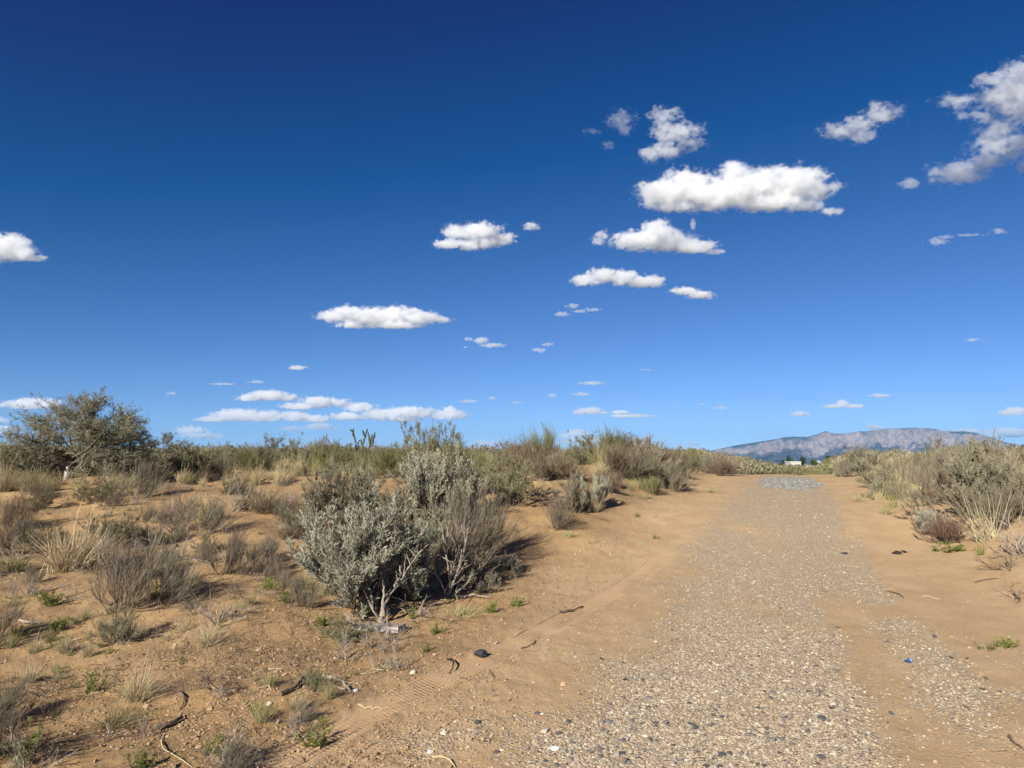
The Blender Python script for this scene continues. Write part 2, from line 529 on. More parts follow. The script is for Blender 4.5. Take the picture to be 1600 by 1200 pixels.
# ------------------------------------------------------------------ mountain range
def mountain():
    prof = np.array([(950, 716), (1060, 712), (1112, 704), (1130, 700), (1150, 695.5), (1180, 691), (1212, 686), (1225, 683), (1240, 682), (1262, 682.5), (1275, 679), (1284, 675.5), (1291, 673), (1300, 676.5), (1312, 677.5),
                     (1330, 676), (1343, 673), (1352, 674), (1370, 671.5), (1385, 669.5), (1402, 669), (1428, 668), (1445, 669), (1462, 670), (1470, 672.5), (1490, 674), (1505, 673.5), (1526, 676), (1535, 680), (1550, 684),
                     (1562, 688), (1575, 692), (1600, 697), (1700, 704), (1900, 714)], float)
    nc, nr = 760, 150
    pxs = np.linspace(960, 1890, nc)
    pys = np.interp(pxs, prof[:, 0], prof[:, 1])
    D0 = 20000.0
    dirs = np.array([pix_dir(a, b) for a, b in zip(pxs, pys)])
    hor = np.hypot(dirs[:, 0], dirs[:, 1])
    ang = np.arctan2(dirs[:, 0], dirs[:, 1])
    zc = EYE + dirs[:, 2] / hor * D0
    t = np.linspace(0, 1.35, nr)[:, None]
    zb = -130.0
    A = ang[None, :] * D0                                  # metres along the range
    rad = 13500 + (D0 - 13500) * t + 500 * fbm2(A / 2300, t * 2, 3, 90) * (1 - np.abs(2 * np.clip(t, 0, 1) - 1))
    up = np.interp(t, [0, .25, .48, .62, .78, .90, 1.0, 1.35], [0, .09, .24, .42, .70, .90, 1.0, .80])
    ridge = 1 - np.abs(fbm2(A / 1500 + 0.35 * t, t * 1.1 + 4, 4, 91)) * 2.2
    ridge2 = 1 - np.abs(fbm2(A / 520, t * 2.6, 4, 92)) * 2.2
    bell = np.clip(t / .35, 0, 1) * np.clip((1.0 - t) / .16, 0, 1)
    z = zb + (zc[None, :] - zb) * up + bell * (260 * (ridge - .6) + 150 * (ridge2 - .6) + 60 * fbm2(A / 170, t * 9, 4, 95)) * np.clip((zc[None, :] - zb) / 800, .2, 1)
    z = np.where(t < 1.0, np.minimum(z, (zc[None, :] - EYE) * rad / D0 + EYE - 6), z)
    X, Y = rad * np.sin(ang)[None, :], rad * np.cos(ang)[None, :]
    V = np.stack([X, Y, z], -1).reshape(-1, 3)
    T = np.repeat(t, nc, 1) + 0.10 * fbm2(A / 900 + 0 * t, t * 5, 3, 93)
    mt = NT('granite_and_forest')
    pos = mt.n('NewGeometry').outputs['Position']
    hgt = mt.attr('hgt')
    n1 = mt.noise(pos, 0.0022, 7, 0.66)
    n2 = mt.noise(pos, 0.0075, 6, 0.7)
    rock = mt.mix(mt.ramp(n1, .35, .65), (0.22, 0.165, 0.138), (0.40, 0.315, 0.265))
    wood = (0.042, 0.040, 0.040)
    scrub = mt.mix(mt.ramp(n2, .35, .65), (0.065, 0.06, 0.045), (0.16, 0.13, 0.095))
    lowmix = mt.ramp(mt.math('ADD', hgt, mt.math('MULTIPLY', mt.math('SUBTRACT', n1, .5), .9)), .50, .60)
    c = mt.mix(lowmix, mt.mix(mt.ramp(n1, .40, .58), wood, scrub), rock)
    topmix = mt.ramp(mt.math('ADD', hgt, mt.math('MULTIPLY', mt.math('SUBTRACT', n2, .5), .5)), .86, .95)
    c = mt.mix(topmix, c, wood)
    c = mt.mix(mt.ramp(n2, .50, .64, 0, .6), c, wood)
    n3 = mt.noise(pos, 0.022, 4, 0.7)
    c = mt.mix(mt.ramp(n3, .47, .66, 0, .25), c, wood)
    m = mt.surf(mt.bsdf(c, 1.0, 0.0))
    me = mesh_from('mountain_range', V, grid_faces(nr, nc), m, attrs={'hgt': T.ravel()}, smooth=True)
    tag(link('mountain_range', me), 'long rocky mountain ridge, hazy blue and pink, behind the end of the trail', 'mountain', kind='structure')

mountain()

# ------------------------------------------------------------------ haze
def haze():
    b, top, bot = 31000.0, 900.0, -190.0
    V = [(x, y, z) for z in (bot, top) for y in (-b, b) for x in (-b, b)]
    Fh = [(0, 2, 3, 1), (4, 5, 7, 6), (0, 1, 5, 4), (2, 6, 7, 3), (0, 4, 6, 2), (1, 3, 7, 5)]
    t = NT('thin_air')
    v = t.n('VolumePrincipled', i_Density=HAZE_D, i_Anisotropy=0.0)
    v.inputs['Color'].default_value = (0.22, 0.55, 1.0, 1)
    t.t.links.new(v.outputs[0], t.out.inputs['Volume'])
    me = mesh_from('haze', np.array(V), np.array(Fh), t.m)
    tag(link('haze', me), kind='stuff')

HAZE_D = 2.7e-5
haze()

# ------------------------------------------------------------------ clouds: each a closed ragged skin filled with white vapour
def surface_nets(Fv):
    """closed skin round Fv > 0: points in grid units, quads"""
    nx, ny, nz = Fv.shape
    S = Fv > 0
    acc = np.zeros((nx - 1, ny - 1, nz - 1, 3))
    cnt = np.zeros((nx - 1, ny - 1, nz - 1))
    for ax in range(3):
        sl0 = [slice(None)] * 3
        sl1 = [slice(None)] * 3
        sl0[ax], sl1[ax] = slice(0, -1), slice(1, None)
        f0, f1 = Fv[tuple(sl0)], Fv[tuple(sl1)]
        cr = (f0 > 0) != (f1 > 0)
        tt = np.where(cr, f0 / np.where(f0 - f1 == 0, 1, f0 - f1), 0)
        o1, o2 = [q for q in range(3) if q != ax]
        for i in (0, 1):
            for j in (0, 1):
                sl = [slice(None)] * 3
                sl[o1] = slice(i, Fv.shape[o1] - 1 + i)
                sl[o2] = slice(j, Fv.shape[o2] - 1 + j)
                c = cr[tuple(sl)]
                cnt += c
                acc[..., ax] += tt[tuple(sl)]
                acc[..., o1] += c * i
                acc[..., o2] += c * j
    on_ = cnt > 0
    idx = np.full(on_.shape, -1, np.int64)
    idx[on_] = np.arange(on_.sum())
    P = np.argwhere(on_) + acc[on_] / cnt[on_][:, None]
    Q = []
    for ax in range(3):
        o1, o2 = (ax + 1) % 3, (ax + 2) % 3
        sl0 = [slice(1, -1)] * 3
        sl1 = [slice(1, -1)] * 3
        sl0[ax], sl1[ax] = slice(0, -1), slice(1, None)
        a, b = S[tuple(sl0)], S[tuple(sl1)]
        for m, flip in ((a & ~b, False), (~a & b, True)):
            e = np.argwhere(m)
            if not len(e):
                continue
            base = e.copy()
            base[:, o1] += 1
            base[:, o2] += 1
            q = []
            for i, j in ((0, 0), (-1, 0), (-1, -1), (0, -1)):
                c = base.copy()
                c[:, o1] += i
                c[:, o2] += j
                q.append(idx[c[:, 0], c[:, 1], c[:, 2]])
            q = np.stack(q, 1)
            Q.append(q[:, ::-1] if flip else q)
    return P, np.concatenate(Q)

def cloud(puffs, label, group=None, thick=1.0, wisp=0.0, name='cloud', alt=2300.0):
    """puffs: (px, py, half width, half height) in the photograph's frame; the body floats at cloud height on that line of sight"""
    P = np.array(puffs, float)
    ctr = (P[:, 0].mean(), P[:, 1].max())
    d = pix_dir(*ctr)
    d = d / np.linalg.norm(d)
    el = math.asin(d[2])
    dist = min((alt + 40 * (len(label) % 7)) / max(math.sin(el), 0.02), 90000.0)
    Cn = np.array([0, 0, EYE]) + d * dist
    rt, upv, fwd = np.array([1.0, 0, 0]), np.array([0, -math.sin(PITCH), math.cos(PITCH)]), np.array([0, math.cos(PITCH), math.sin(PITCH)])
    s = dist * float(d @ fwd) / F                                            # metres per photo pixel there
    seed = int(P[:, 0].sum() + P[:, 1].sum() * 3) % 9973
    g = np.random.default_rng(seed)
    E = np.array([(a - ctr[0], -(b - ctr[1]), 0.25 * g.normal() * rv, ru, rv, (ru * rv) ** .5 * 0.9 + 0.3 * rv) for (a, b, ru, rv) in P])
    lo = (E[:, :3] - E[:, 3:] * 1.6).min(0) - 3
    hi = (E[:, :3] + E[:, 3:] * 1.6).max(0) + 3
    hs = float(np.median(E[:, 4]))
    step = np.clip(hs / 8.0, 0.65, 1.9)
    st = np.array([step, step * .9, step * 1.6])
    n = np.ceil((hi - lo) / st).astype(int) + 2
    gx, gy, gz = np.meshgrid(*[lo[k] + st[k] * np.arange(n[k]) for k in range(3)], indexing='ij')
    X = np.stack([gx, gy, gz], -1).reshape(-1, 3)
    f = np.full(len(X), -9.0)
    for e in E:
        q = (X - e[:3]) / e[3:]
        f = np.maximum(f, 1 - np.sqrt((q * q).sum(1)))
    live = f > -0.75 - 0.25 * wisp
    Xl = X[live]
    cell = max(3.2, 0.62 * hs)
    # ragged, rising shapes: billows on the large scale, torn edges on the small
    wv = np.stack([fbm3(Xl / (cell * 1.6) + 9, 2, seed + 1), fbm3(Xl / (cell * 1.6) + 40, 2, seed + 2), 0 * Xl[:, 0]], 1) * cell * (0.35 + 0.5 * wisp)
    Xw = (Xl + wv) * np.array([0.85 - 0.2 * wisp, 1.1, 1.0])
    bil = 0.42 - np.abs(fbm3(Xw / cell + seed % 97, 4, seed, 0.5)) * 1.5
    tor = fbm3(Xw / (cell * 1.1) + 50, 5, seed + 5, 0.62)
    fine = fbm3(Xw / (cell * 0.30) + 20, 3, seed + 7, 0.7)
    fl = f[live] + (1 - wisp) * (0.36 * bil) + (1.05 + 0.9 * wisp) * tor + (0.55 + .4 * wisp) * fine - 0.20 - 0.20 * wisp
    low = (Xl[:, 1] - (E[:, 1] - E[:, 4]).min()) / max((E[:, 1] + E[:, 4]).max() - (E[:, 1] - E[:, 4]).min(), 1)
    if wisp < 0.3:
        fl = fl - 0.4 * np.clip(0.14 - low, 0, 1) / 0.14
    f[live] = fl
    f = f.reshape(gx.shape)
    f[[0, -1]] = f[:, [0, -1]] = -1
    f[:, :, [0, -1]] = -1
    if (f > 0).sum() < 8:
        f = (1 - np.sqrt((((np.stack([gx, gy, gz], -1) - E[0, :3]) / E[0, 3:]) ** 2).sum(-1)))
    def skin(ff):
        Pn, Q = surface_nets(ff)
        Pn = lo + Pn * st
        return (Pn[:, :1] * rt + Pn[:, 1:2] * upv + Pn[:, 2:3] * fwd) * s, Q[:, ::-1]
    W, Q = skin(f)
    dens = thick * (1 - .55 * wisp) * CLOUD_K / (s * max(2.2, min(hs, 22) ** .75))
    t = NT('cloud_vapour')
    v = t.n('VolumeScatter', i_Density=dens, i_Anisotropy=0.15)
    v.inputs['Color'].default_value = (0.968, 0.983, 1, 1)
    t.t.links.new(v.outputs[0], t.out.inputs['Volume'])
    me = mesh_from(name, W, Q, t.m, smooth=True)
    o = link(name, me, loc=Cn)
    if hs > 5.5:                                            # a thin veil trailing off round the body
        f2 = f + 0.20 + 0.10 * wisp
        f2[[0, -1]] = f2[:, [0, -1]] = -1
        f2[:, :, [0, -1]] = -1
        W, Q = skin(f2)
        t = NT('cloud_veil')
        v = t.n('VolumeScatter', i_Density=dens * .32, i_Anisotropy=0.15)
        v.inputs['Color'].default_value = (0.968, 0.983, 1, 1)
        t.t.links.new(v.outputs[0], t.out.inputs['Volume'])
        link('veil', mesh_from('veil', W, Q, t.m, smooth=True), o)
    return tag(o, label, 'cloud', group)

CLOUD_K = 0.50
def clouds():
    cloud([(1032, 303, 34, 20), (1072, 292, 44, 25), (1108, 304, 46, 22), (1146, 272, 22, 17), (1150, 300, 42, 24), (1190, 290, 46, 24), (1235, 288, 48, 23), (1270, 296, 30, 16), (1300, 291, 18, 7), (1055, 324, 38, 10),
           (1200, 318, 56, 12), (1255, 322, 32, 10), (1300, 331, 20, 7)], 'largest white cumulus cloud, wide and puffy with a grey underside', 'separate white clouds')
    cloud([(1000, 376, 42, 14), (1026, 364, 26, 16), (1050, 378, 40, 13), (1085, 386, 34, 10), (1120, 394, 18, 5)], 'wedge shaped white cloud just below the largest cloud', 'separate white clouds')
    cloud([(937, 372, 12, 10)], 'small ragged puff at the left end of the wedge shaped cloud', 'cloud wisps', wisp=.5)
    cloud([(1083, 351, 4, 7)], 'tiny upright wisp under the largest cloud', 'cloud wisps', wisp=.5)
    cloud([(915, 438, 24, 9), (940, 430, 26, 11), (970, 434, 28, 11), (1000, 441, 30, 10), (1024, 440, 14, 11)], 'flat white cloud below the wedge shaped cloud', 'separate white clouds')
    cloud([(1070, 455, 22, 6), (1092, 461, 22, 6), (1108, 466, 10, 3)], 'small flat cloud right of and below the flat white cloud', 'separate white clouds')
    cloud([(716, 362, 22, 10), (750, 362, 32, 13), (785, 372, 22, 9), (702, 382, 24, 8), (738, 384, 26, 9), (760, 378, 30, 8)], 'split white cloud alone in the middle of the sky', 'separate white clouds', wisp=.15)
    cloud([(831, 353, 12, 6)], 'tiny puff right beside the split white cloud', 'cloud wisps', wisp=.3)
    cloud([(525, 494, 30, 9), (545, 488, 26, 10), (580, 494, 40, 13), (620, 492, 40, 12), (655, 497, 34, 10), (685, 500, 20, 6), (555, 508, 26, 7), (620, 508, 44, 8)], 'long low white cloud standing alone left of the middle', 'separate white clouds')
    cloud([(1040, 178, 22, 10), (1034, 198, 14, 14), (1062, 212, 32, 15), (1075, 222, 24, 12), (1040, 236, 28, 11), (1015, 243, 16, 10)], 'ragged hook shaped cloud above the largest cloud', 'separate white clouds', thick=.7, wisp=.6)
    cloud([(968, 188, 20, 14), (975, 200, 10, 10)], 'faint ragged puff left of the hook shaped cloud', 'cloud wisps', thick=.35, wisp=.9)
    cloud([(925, 205, 14, 4), (950, 226, 10, 6)], 'faintest thin wisps left of the ragged puff high in the sky', 'cloud wisps', thick=.25, wisp=.9)
    cloud([(1312, 203, 28, 11), (1340, 195, 28, 10), (1375, 180, 26, 14), (1345, 214, 22, 10), (1370, 168, 10, 10)], 'thin ragged cloud between the hook shaped cloud and the corner cloud', 'separate white clouds', thick=.6, wisp=.7)
    cloud([(1585, 150, 34, 24), (1545, 126, 26, 9), (1590, 112, 30, 12), (1600, 178, 38, 20), (1500, 156, 32, 9), (1518, 182, 28, 6), (1622, 130, 36, 32), (1572, 150, 34, 26), (1568, 198, 24, 24), (1550, 226, 28, 13), (1596, 104, 24, 10)], 'big torn cloud cut off by the upper right corner', 'separate white clouds', thick=.62, wisp=.8)
    cloud([(1590, 228, 32, 15), (1545, 250, 34, 13), (1495, 272, 42, 15), (1470, 280, 14, 6), (1425, 286, 16, 6), (1620, 215, 20, 14), (1602, 258, 10, 14)], 'long slanting cloud streak under the torn corner cloud', 'separate white clouds', thick=.7, wisp=.6)
    cloud([(1478, 370, 12, 4), (1465, 377, 16, 6), (1516, 367, 26, 2), (1560, 361, 14, 4)], 'thin broken streak far below the slanting cloud streak', 'cloud wisps', thick=.45, wisp=.6)
    cloud([(8, 386, 34, 18), (30, 398, 30, 12), (-30, 395, 40, 20), (58, 404, 14, 6)], 'white cloud cut off by the left edge of the sky', 'separate white clouds')
    cloud([(893, 478, 12, 4), (905, 486, 12, 3), (879, 491, 13, 4), (926, 484, 13, 3)], 'thin broken cloud below the flat white cloud', 'cloud wisps', thick=.5, wisp=.3)
    cloud([(752, 532, 13, 5), (770, 540, 19, 4), (733, 530, 8, 3), (727, 543, 5, 2)], 'small broken cloud right of the long low cloud', 'cloud wisps', thick=.7, wisp=.25)
    cloud([(856, 538, 10, 3), (842, 547, 11, 4)], 'pair of tiny wisps right of the small broken cloud', 'cloud wisps', thick=.6, wisp=.3)
    cloud([(464, 575, 14, 4)], 'tiny flat cloud below the long low cloud', 'cloud wisps', wisp=.1)
    cloud([(392, 622, 22, 6), (420, 618, 30, 8), (448, 622, 18, 6)], 'low cloud bank, topmost and leftmost puff of the row near the horizon', 'clouds low over the horizon')
    cloud([(470, 635, 30, 6), (500, 628, 28, 8), (530, 629, 18, 6)], 'low double puff right of the topmost one near the horizon', 'clouds low over the horizon')
    cloud([(335, 655, 30, 5), (375, 649, 44, 9), (415, 651, 26, 9)], 'widest low cloud just right of the leafy tree', 'clouds low over the horizon')
    cloud([(460, 651, 26, 8), (495, 655, 26, 6)], 'low puff beside the widest low cloud', 'clouds low over the horizon')
    cloud([(560, 636, 24, 7), (545, 651, 28, 7), (585, 642, 10, 4)], 'low puffs right above the cactus', 'clouds low over the horizon')
    cloud([(600, 648, 30, 9), (640, 644, 40, 8), (630, 654, 30, 6), (672, 648, 20, 5)], 'low stretched cloud left of the bright domed puff', 'clouds low over the horizon')
    cloud([(705, 648, 24, 9), (703, 642, 12, 8), (685, 650, 14, 5)], 'bright domed puff over the tall olive bush', 'clouds low over the horizon')
    cloud([(298, 673, 26, 7), (312, 680, 34, 5), (330, 684, 24, 3)], 'low cloud touching the brush right of the leafy tree', 'clouds low over the horizon')
    cloud([(500, 667, 26, 6), (455, 670, 18, 4)], 'faint low cloud left of the cactus', 'clouds low over the horizon', thick=.7)
    cloud([(45, 632, 36, 9), (75, 631, 22, 7)], 'low white cloud left of the leafy tree top', 'clouds low over the horizon')
    cloud([(2, 657, 14, 5), (6, 674, 18, 9)], 'low clouds at the left edge beside the leafy tree', 'clouds low over the horizon')
    cloud([(905, 644, 12, 5), (922, 642, 20, 6), (940, 645, 12, 3)], 'short white cloud low over the brush, mid sky', 'clouds low over the horizon')
    cloud([(970, 644, 15, 3), (985, 650, 36, 3)], 'flat streaky cloud just right of the short white cloud', 'clouds low over the horizon')
    cloud([(885, 681, 20, 4), (902, 677, 20, 7), (922, 689, 50, 6), (960, 687, 20, 4)], 'low cloud peeping out behind the skyline brush', 'clouds low over the horizon')
    cloud([(1250, 647, 17, 4)], 'small flat cloud over the far end of the trail', 'clouds low over the horizon')
    cloud([(1300, 635, 18, 4), (1316, 631, 12, 6), (1336, 635, 17, 4)], 'small three humped cloud above the mountain peak', 'clouds low over the horizon')
    cloud([(1372, 618, 20, 3)], 'thin flat streak above the mountain', 'clouds low over the horizon', thick=.7)
    cloud([(1580, 645, 24, 5), (1592, 641, 18, 6)], 'flat cloud at the right edge above the mountain', 'clouds low over the horizon')
    cloud([(1366, 668, 16, 5)], 'small cloud just behind the mountain crest', 'clouds low over the horizon')
    cloud([(1508, 675, 26, 6), (1580, 676, 34, 7), (1545, 680, 22, 5)], 'low clouds behind the right end of the mountain', 'clouds low over the horizon')
    cloud([(765, 693, 24, 4), (750, 690, 10, 3)], 'low cloud behind the bare sandy knoll', 'clouds low over the horizon')
    for p, lb in (([(345, 600, 20, 2)], 'thin flat cloud fleck left of the topmost low puff'), ([(268, 615, 9, 3)], 'tiny cloud fleck above the brush right of the leafy tree'), ([(732, 627, 15, 3)], 'thin cloud fleck just above the bright domed puff'),
                  ([(768, 622, 8, 3)], 'small cloud fleck right of the one above the domed puff'), ([(808, 629, 10, 2)], 'faint cloud fleck far right of the bright domed puff'), ([(907, 616, 18, 3)], 'thin cloud fleck above the short white cloud'),
                  ([(925, 599, 20, 3)], 'upper thin cloud fleck above the short white cloud'), ([(862, 618, 8, 4)], 'small round cloud fleck left of the thin pair in mid sky'), ([(1125, 637, 13, 3)], 'faint cloud fleck over the left end of the mountain'),
                  ([(1095, 631, 9, 2)], 'fainter fleck left of the one over the mountain end'), ([(1082, 694, 14, 4)], 'lowest cloud fleck touching the brush left of the mountain'), ([(1520, 531, 11, 3)], 'lone tiny fleck high above the right end of the mountain'),
                  ([(1010, 578, 9, 2)], 'lone faint fleck below the thin broken clouds in mid sky'), ([(400, 597, 12, 3)], 'faint fleck right of the thin flat one at the left')):
        cloud(p, lb, 'tiny cloud flecks', thick=.55, wisp=.2)

clouds()
# ------------------------------------------------------------------ plants: generators (natural size, metres, base at the origin)
def unit(v):
    return v / np.maximum(np.linalg.norm(v, axis=-1, keepdims=True), 1e-9)

def tubes(P, Rd, sides=3):
    """P (n,k,3) centre lines, Rd (n,k) radii -> verts, quads"""
    n, k, _ = P.shape
    T = unit(np.gradient(P, axis=1))
    ref = np.where(np.abs(T[..., 2:]) > 0.9, np.array([1.0, 0, 0]), np.array([0, 0, 1.0]))
    A = unit(np.cross(T, ref))
    B = np.cross(T, A)
    th = np.arange(sides) * 2 * PI / sides
    V = P[:, :, None, :] + Rd[:, :, None, None] * (np.cos(th)[None, None, :, None] * A[:, :, None, :] + np.sin(th)[None, None, :, None] * B[:, :, None, :])
    i = np.arange(n)[:, None, None] * k * sides + np.arange(k - 1)[None, :, None] * sides
    j = np.arange(sides)[None, None, :]
    j2 = (j + 1) % sides
    Fq = np.stack([i + j, i + j2, i + sides + j2, i + sides + j], -1).reshape(-1, 4)
    return V.reshape(-1, 3), Fq

def ribbons(P, W, g, tint=None):
    n, k, _ = P.shape
    T = unit(np.gradient(P, axis=1))
    S = unit(np.cross(T, unit(g.normal(size=(n, 1, 3)))))
    V = np.stack([P - S * W[..., None] * .5, P + S * W[..., None] * .5], 2).reshape(-1, 3)
    i = np.arange(n)[:, None] * k * 2 + np.arange(k - 1)[None, :] * 2
    Fq = np.stack([i, i + 1, i + 3, i + 2], -1).reshape(-1, 4)
    tt = np.repeat(g.random(n) if tint is None else tint, 2 * k)
    return V, Fq, tt

def leaves(P, D, L, W, g, tint=None):
    """diamond leaves: base points, directions, lengths, widths"""
    n = len(P)
    D = unit(D)
    S = unit(np.cross(D, g.normal(size=(n, 3))))
    N = np.cross(D, S)
    m = P + D * (L * .55)[:, None] + N * (L * .06)[:, None]
    V = np.stack([P, m - S * (W * .5)[:, None], P + D * L[:, None], m + S * (W * .5)[:, None]], 1).reshape(-1, 3)
    Fq = np.arange(4 * n).reshape(-1, 4)
    return V, Fq, np.repeat(g.random(n) if tint is None else tint, 4)

def join(parts):
    V, Fs, T, o = [], [], [], 0
    for p in parts:
        V.append(p[0])
        Fs.append(p[1] + o)
        T.append(p[2] if len(p) > 2 else np.full(len(p[0]), .5))
        o += len(p[0])
    return np.concatenate(V), Fs, np.concatenate(T)

def rand_dirs(n, g, tilt_lo, tilt_hi, lean=(0, 0)):
    ph = g.uniform(0, 2 * PI, n)
    ti = np.radians(g.uniform(tilt_lo, tilt_hi, n))
    d = np.stack([np.sin(ti) * np.cos(ph), np.sin(ti) * np.sin(ph), np.cos(ti)], 1)
    d[:, 0] += lean[0]
    d[:, 1] += lean[1]
    return unit(d)

def deflect(D, ang, g):
    return unit(D + np.tan(np.radians(ang))[:, None] * unit(np.cross(D, g.normal(size=D.shape))))

def grow(P0, D, L, k, g, up=0.3, wob=0.08):
    """curved shoots (n,k,3) from P0 along D that bend upward"""
    n = len(P0)
    P = np.zeros((n, k, 3))
    P[:, 0] = P0
    d = D.copy()
    for i in range(1, k):
        d = unit(d + np.array([0, 0, up / k]) + g.normal(size=(n, 3)) * wob)
        P[:, i] = P[:, i - 1] + d * (L / (k - 1))[:, None]
    return P, d

def at_t(P, idx, t):
    k = P.shape[1]
    x = np.clip(t * (k - 1), 0, k - 1.001)
    i = x.astype(int)
    f = (x - i)[:, None]
    A, B = P[idx, i], P[idx, i + 1]
    return A * (1 - f) + B * f, unit(B - A)

def woody(g, n1, n2, h, wdt, tilt, up=0.5, twist=.10, r1=.011, lean=(0, 0), sub=(18, 50), base=.06):
    """main stems and side shoots of a shrub about h high and wdt across"""
    D = rand_dirs(n1, g, tilt[0], tilt[1], lean)
    reach = 1 / np.sqrt((D[:, 2] / h) ** 2 + ((1 - D[:, 2] ** 2)) / (wdt / 2) ** 2)
    L = reach * g.uniform(.62, .92, n1)
    P0 = np.concatenate([g.normal(size=(n1, 2)) * base * wdt, np.full((n1, 1), -.02)], 1)
    P1, _ = grow(P0, D, L, 6, g, up, twist)
    idx = g.integers(0, n1, n2)
    b, d = at_t(P1, idx, g.uniform(.25, 1, n2))
    d2 = deflect(d, g.uniform(*sub, n2), g)
    d2[:, 2] += .25
    d2 = unit(d2)
    P2, _ = grow(b, d2, L[idx] * g.uniform(.25, .55, n2), 4, g, up * .8, twist)
    R1 = r1 * np.linspace(1, .45, 6)[None, :] * g.uniform(.6, 1.2, n1)[:, None]
    R2 = r1 * .38 * np.linspace(1, .35, 4)[None, :] * g.uniform(.7, 1.2, n2)[:, None]
    return P1, P2, R1, R2

def sage(seed, h=.95, wdt=1.2, dense=1.0, lean=(.06, 0), leaf=(.030, .0065)):
    g = np.random.default_rng(seed)
    P1, P2, R1, R2 = woody(g, 16, int(190 * dense), h * .9, wdt * .92, (8, 84), .5, .12, .012, lean)
    ns = int(1150 * dense)
    alive = np.flatnonzero(g.random(len(P2)) > .16)          # some side shoots are dead
    idx = alive[g.integers(0, len(alive), ns)]
    t = g.uniform(.15, 1, ns) ** .7
    b, d = at_t(P2, idx, t)
    d = deflect(d, g.uniform(5, 42, ns), g)
    d[:, 2] += .55
    d = unit(d)
    Ls = g.uniform(.07, .17, ns) * h / .95
    P3, _ = grow(b, d, Ls, 4, g, .35, .06)
    per = 15
    k = np.repeat(np.arange(ns), per)
    tl = g.uniform(.05, 1, ns * per)
    lb, ld = at_t(P3, k, tl)
    ld = deflect(ld, g.uniform(12, 48, len(k)), g)
    sprig = g.random(ns)
    tint = np.clip(.65 * sprig[k] + .35 * g.random(len(k)), 0, 1)
    LL = g.uniform(.6, 1.3, len(k)) * leaf[0]
    fol = join([leaves(lb, ld, LL, g.uniform(.7, 1.3, len(k)) * leaf[1], g, tint)])
    st = join([tubes(P1, R1, 4), tubes(P2, R2, 3), ribbons(P3, np.full((ns, 4), .003), g)])
    return st, fol

def broom(seed, h=.7, wdt=.9, n=950, lean=(.25, .05), fluff=1.0, width=.0028, tilt=(4, 74)):
    """fine grey shoots, many of them dead, swept one way"""
    g = np.random.default_rng(seed)
    P1, P2, R1, R2 = woody(g, 22, 90, h * .7, wdt * .9, tilt, .4, .10, .006, lean)
    idx = g.integers(0, len(P2), n)
    b, d = at_t(P2, idx, g.uniform(.0, 1, n))
    d = deflect(d, g.uniform(3, 28, n), g)
    d[:, 2] += .35
    d[:, 0] += lean[0] * .6
    P3, _ = grow(b, unit(d), g.uniform(.12, .42, n) * h, 5, g, .25, .07)
    n4 = int(n * 2.4 * fluff)
    i4 = g.integers(0, n, n4)
    b4, d4 = at_t(P3, i4, g.uniform(.2, .95, n4))
    P4, _ = grow(b4, deflect(d4, g.uniform(8, 35, n4), g), g.uniform(.03, .11, n4) * h, 3, g, .3, .06)
    fine = join([ribbons(P3, np.linspace(width, width * .5, 5)[None].repeat(n, 0), g), ribbons(P4, np.linspace(width * .8, width * .4, 3)[None].repeat(n4, 0), g)])
    return join([tubes(P1, R1, 3), tubes(P2, R2, 3)]), fine

def leafy(seed, h=1.0, wdt=1.3, dense=1.0, leaf=(.022, .010), lean=(.03, 0), gappy=.5):
    """roundish shrub of small blunt leaves in loose clusters (saltbush)"""
    g = np.random.default_rng(seed)
    P1, P2, R1, R2 = woody(g, 18, int(150 * dense), h * .9, wdt * .9, (6, 82), .55, .16, .011, lean, (20, 65))
    ns = int(900 * dense)
    idx = g.integers(0, len(P2), ns)
    b, d = at_t(P2, idx, g.uniform(.3, 1, ns) ** gappy)
    P3, _ = grow(b, deflect(d, g.uniform(10, 60, ns), g), g.uniform(.05, .13, ns) * h, 3, g, .5, .12)
    per = 16
    k = np.repeat(np.arange(ns), per)
    lb, ld = at_t(P3, k, g.uniform(0, 1, ns * per))
    lb = lb + g.normal(size=lb.shape) * .008
    ld = deflect(ld, g.uniform(20, 75, len(k)), g)
    tint = np.clip(.5 * g.random(ns)[k] + .5 * g.random(len(k)), 0, 1)
    fol = join([leaves(lb, ld, g.uniform(.6, 1.3, len(k)) * leaf[0], g.uniform(.7, 1.3, len(k)) * leaf[1], g, tint)])
    return join([tubes(P1, R1, 4), tubes(P2, R2, 3), ribbons(P3, np.full((ns, 3), .003), g)]), fol

def tuft(seed, h=.45, wdt=.5, n=520, lean=(.12, .02), width=.0046, droop=.5, seedheads=0):
    """bunch grass: curved blades from one crown"""
    g = np.random.default_rng(seed)
    D = rand_dirs(n, g, 2, 48, lean)
    P0 = np.concatenate([g.normal(size=(n, 2)) * wdt * .10, np.full((n, 1), -.01)], 1)
    L = h * g.uniform(.35, 1.1, n)
    P, _ = grow(P0, D, L, 6, g, -droop * .8, .05)
    Wd = width * np.array([1, 1, .9, .75, .5, .12])[None] * g.uniform(.6, 1.3, n)[:, None]
    parts = [ribbons(P, Wd, g)]
    if seedheads:
        D2 = rand_dirs(seedheads, g, 2, 22, lean)
        Q, dq = grow(P0[:seedheads], D2, h * g.uniform(1.1, 1.7, seedheads), 6, g, -.1, .03)
        parts.append(ribbons(Q, np.full((seedheads, 6), width * .6), g, np.full(seedheads, .9)))
        ii = np.repeat(np.arange(seedheads), 14)
        b, d = at_t(Q, ii, g.uniform(.72, 1, len(ii)))
        parts.append(leaves(b, deflect(d, g.uniform(8, 30, len(ii)), g), g.uniform(.015, .03, len(ii)), np.full(len(ii), .003), g, np.full(len(ii), .95)))
    return join(parts)

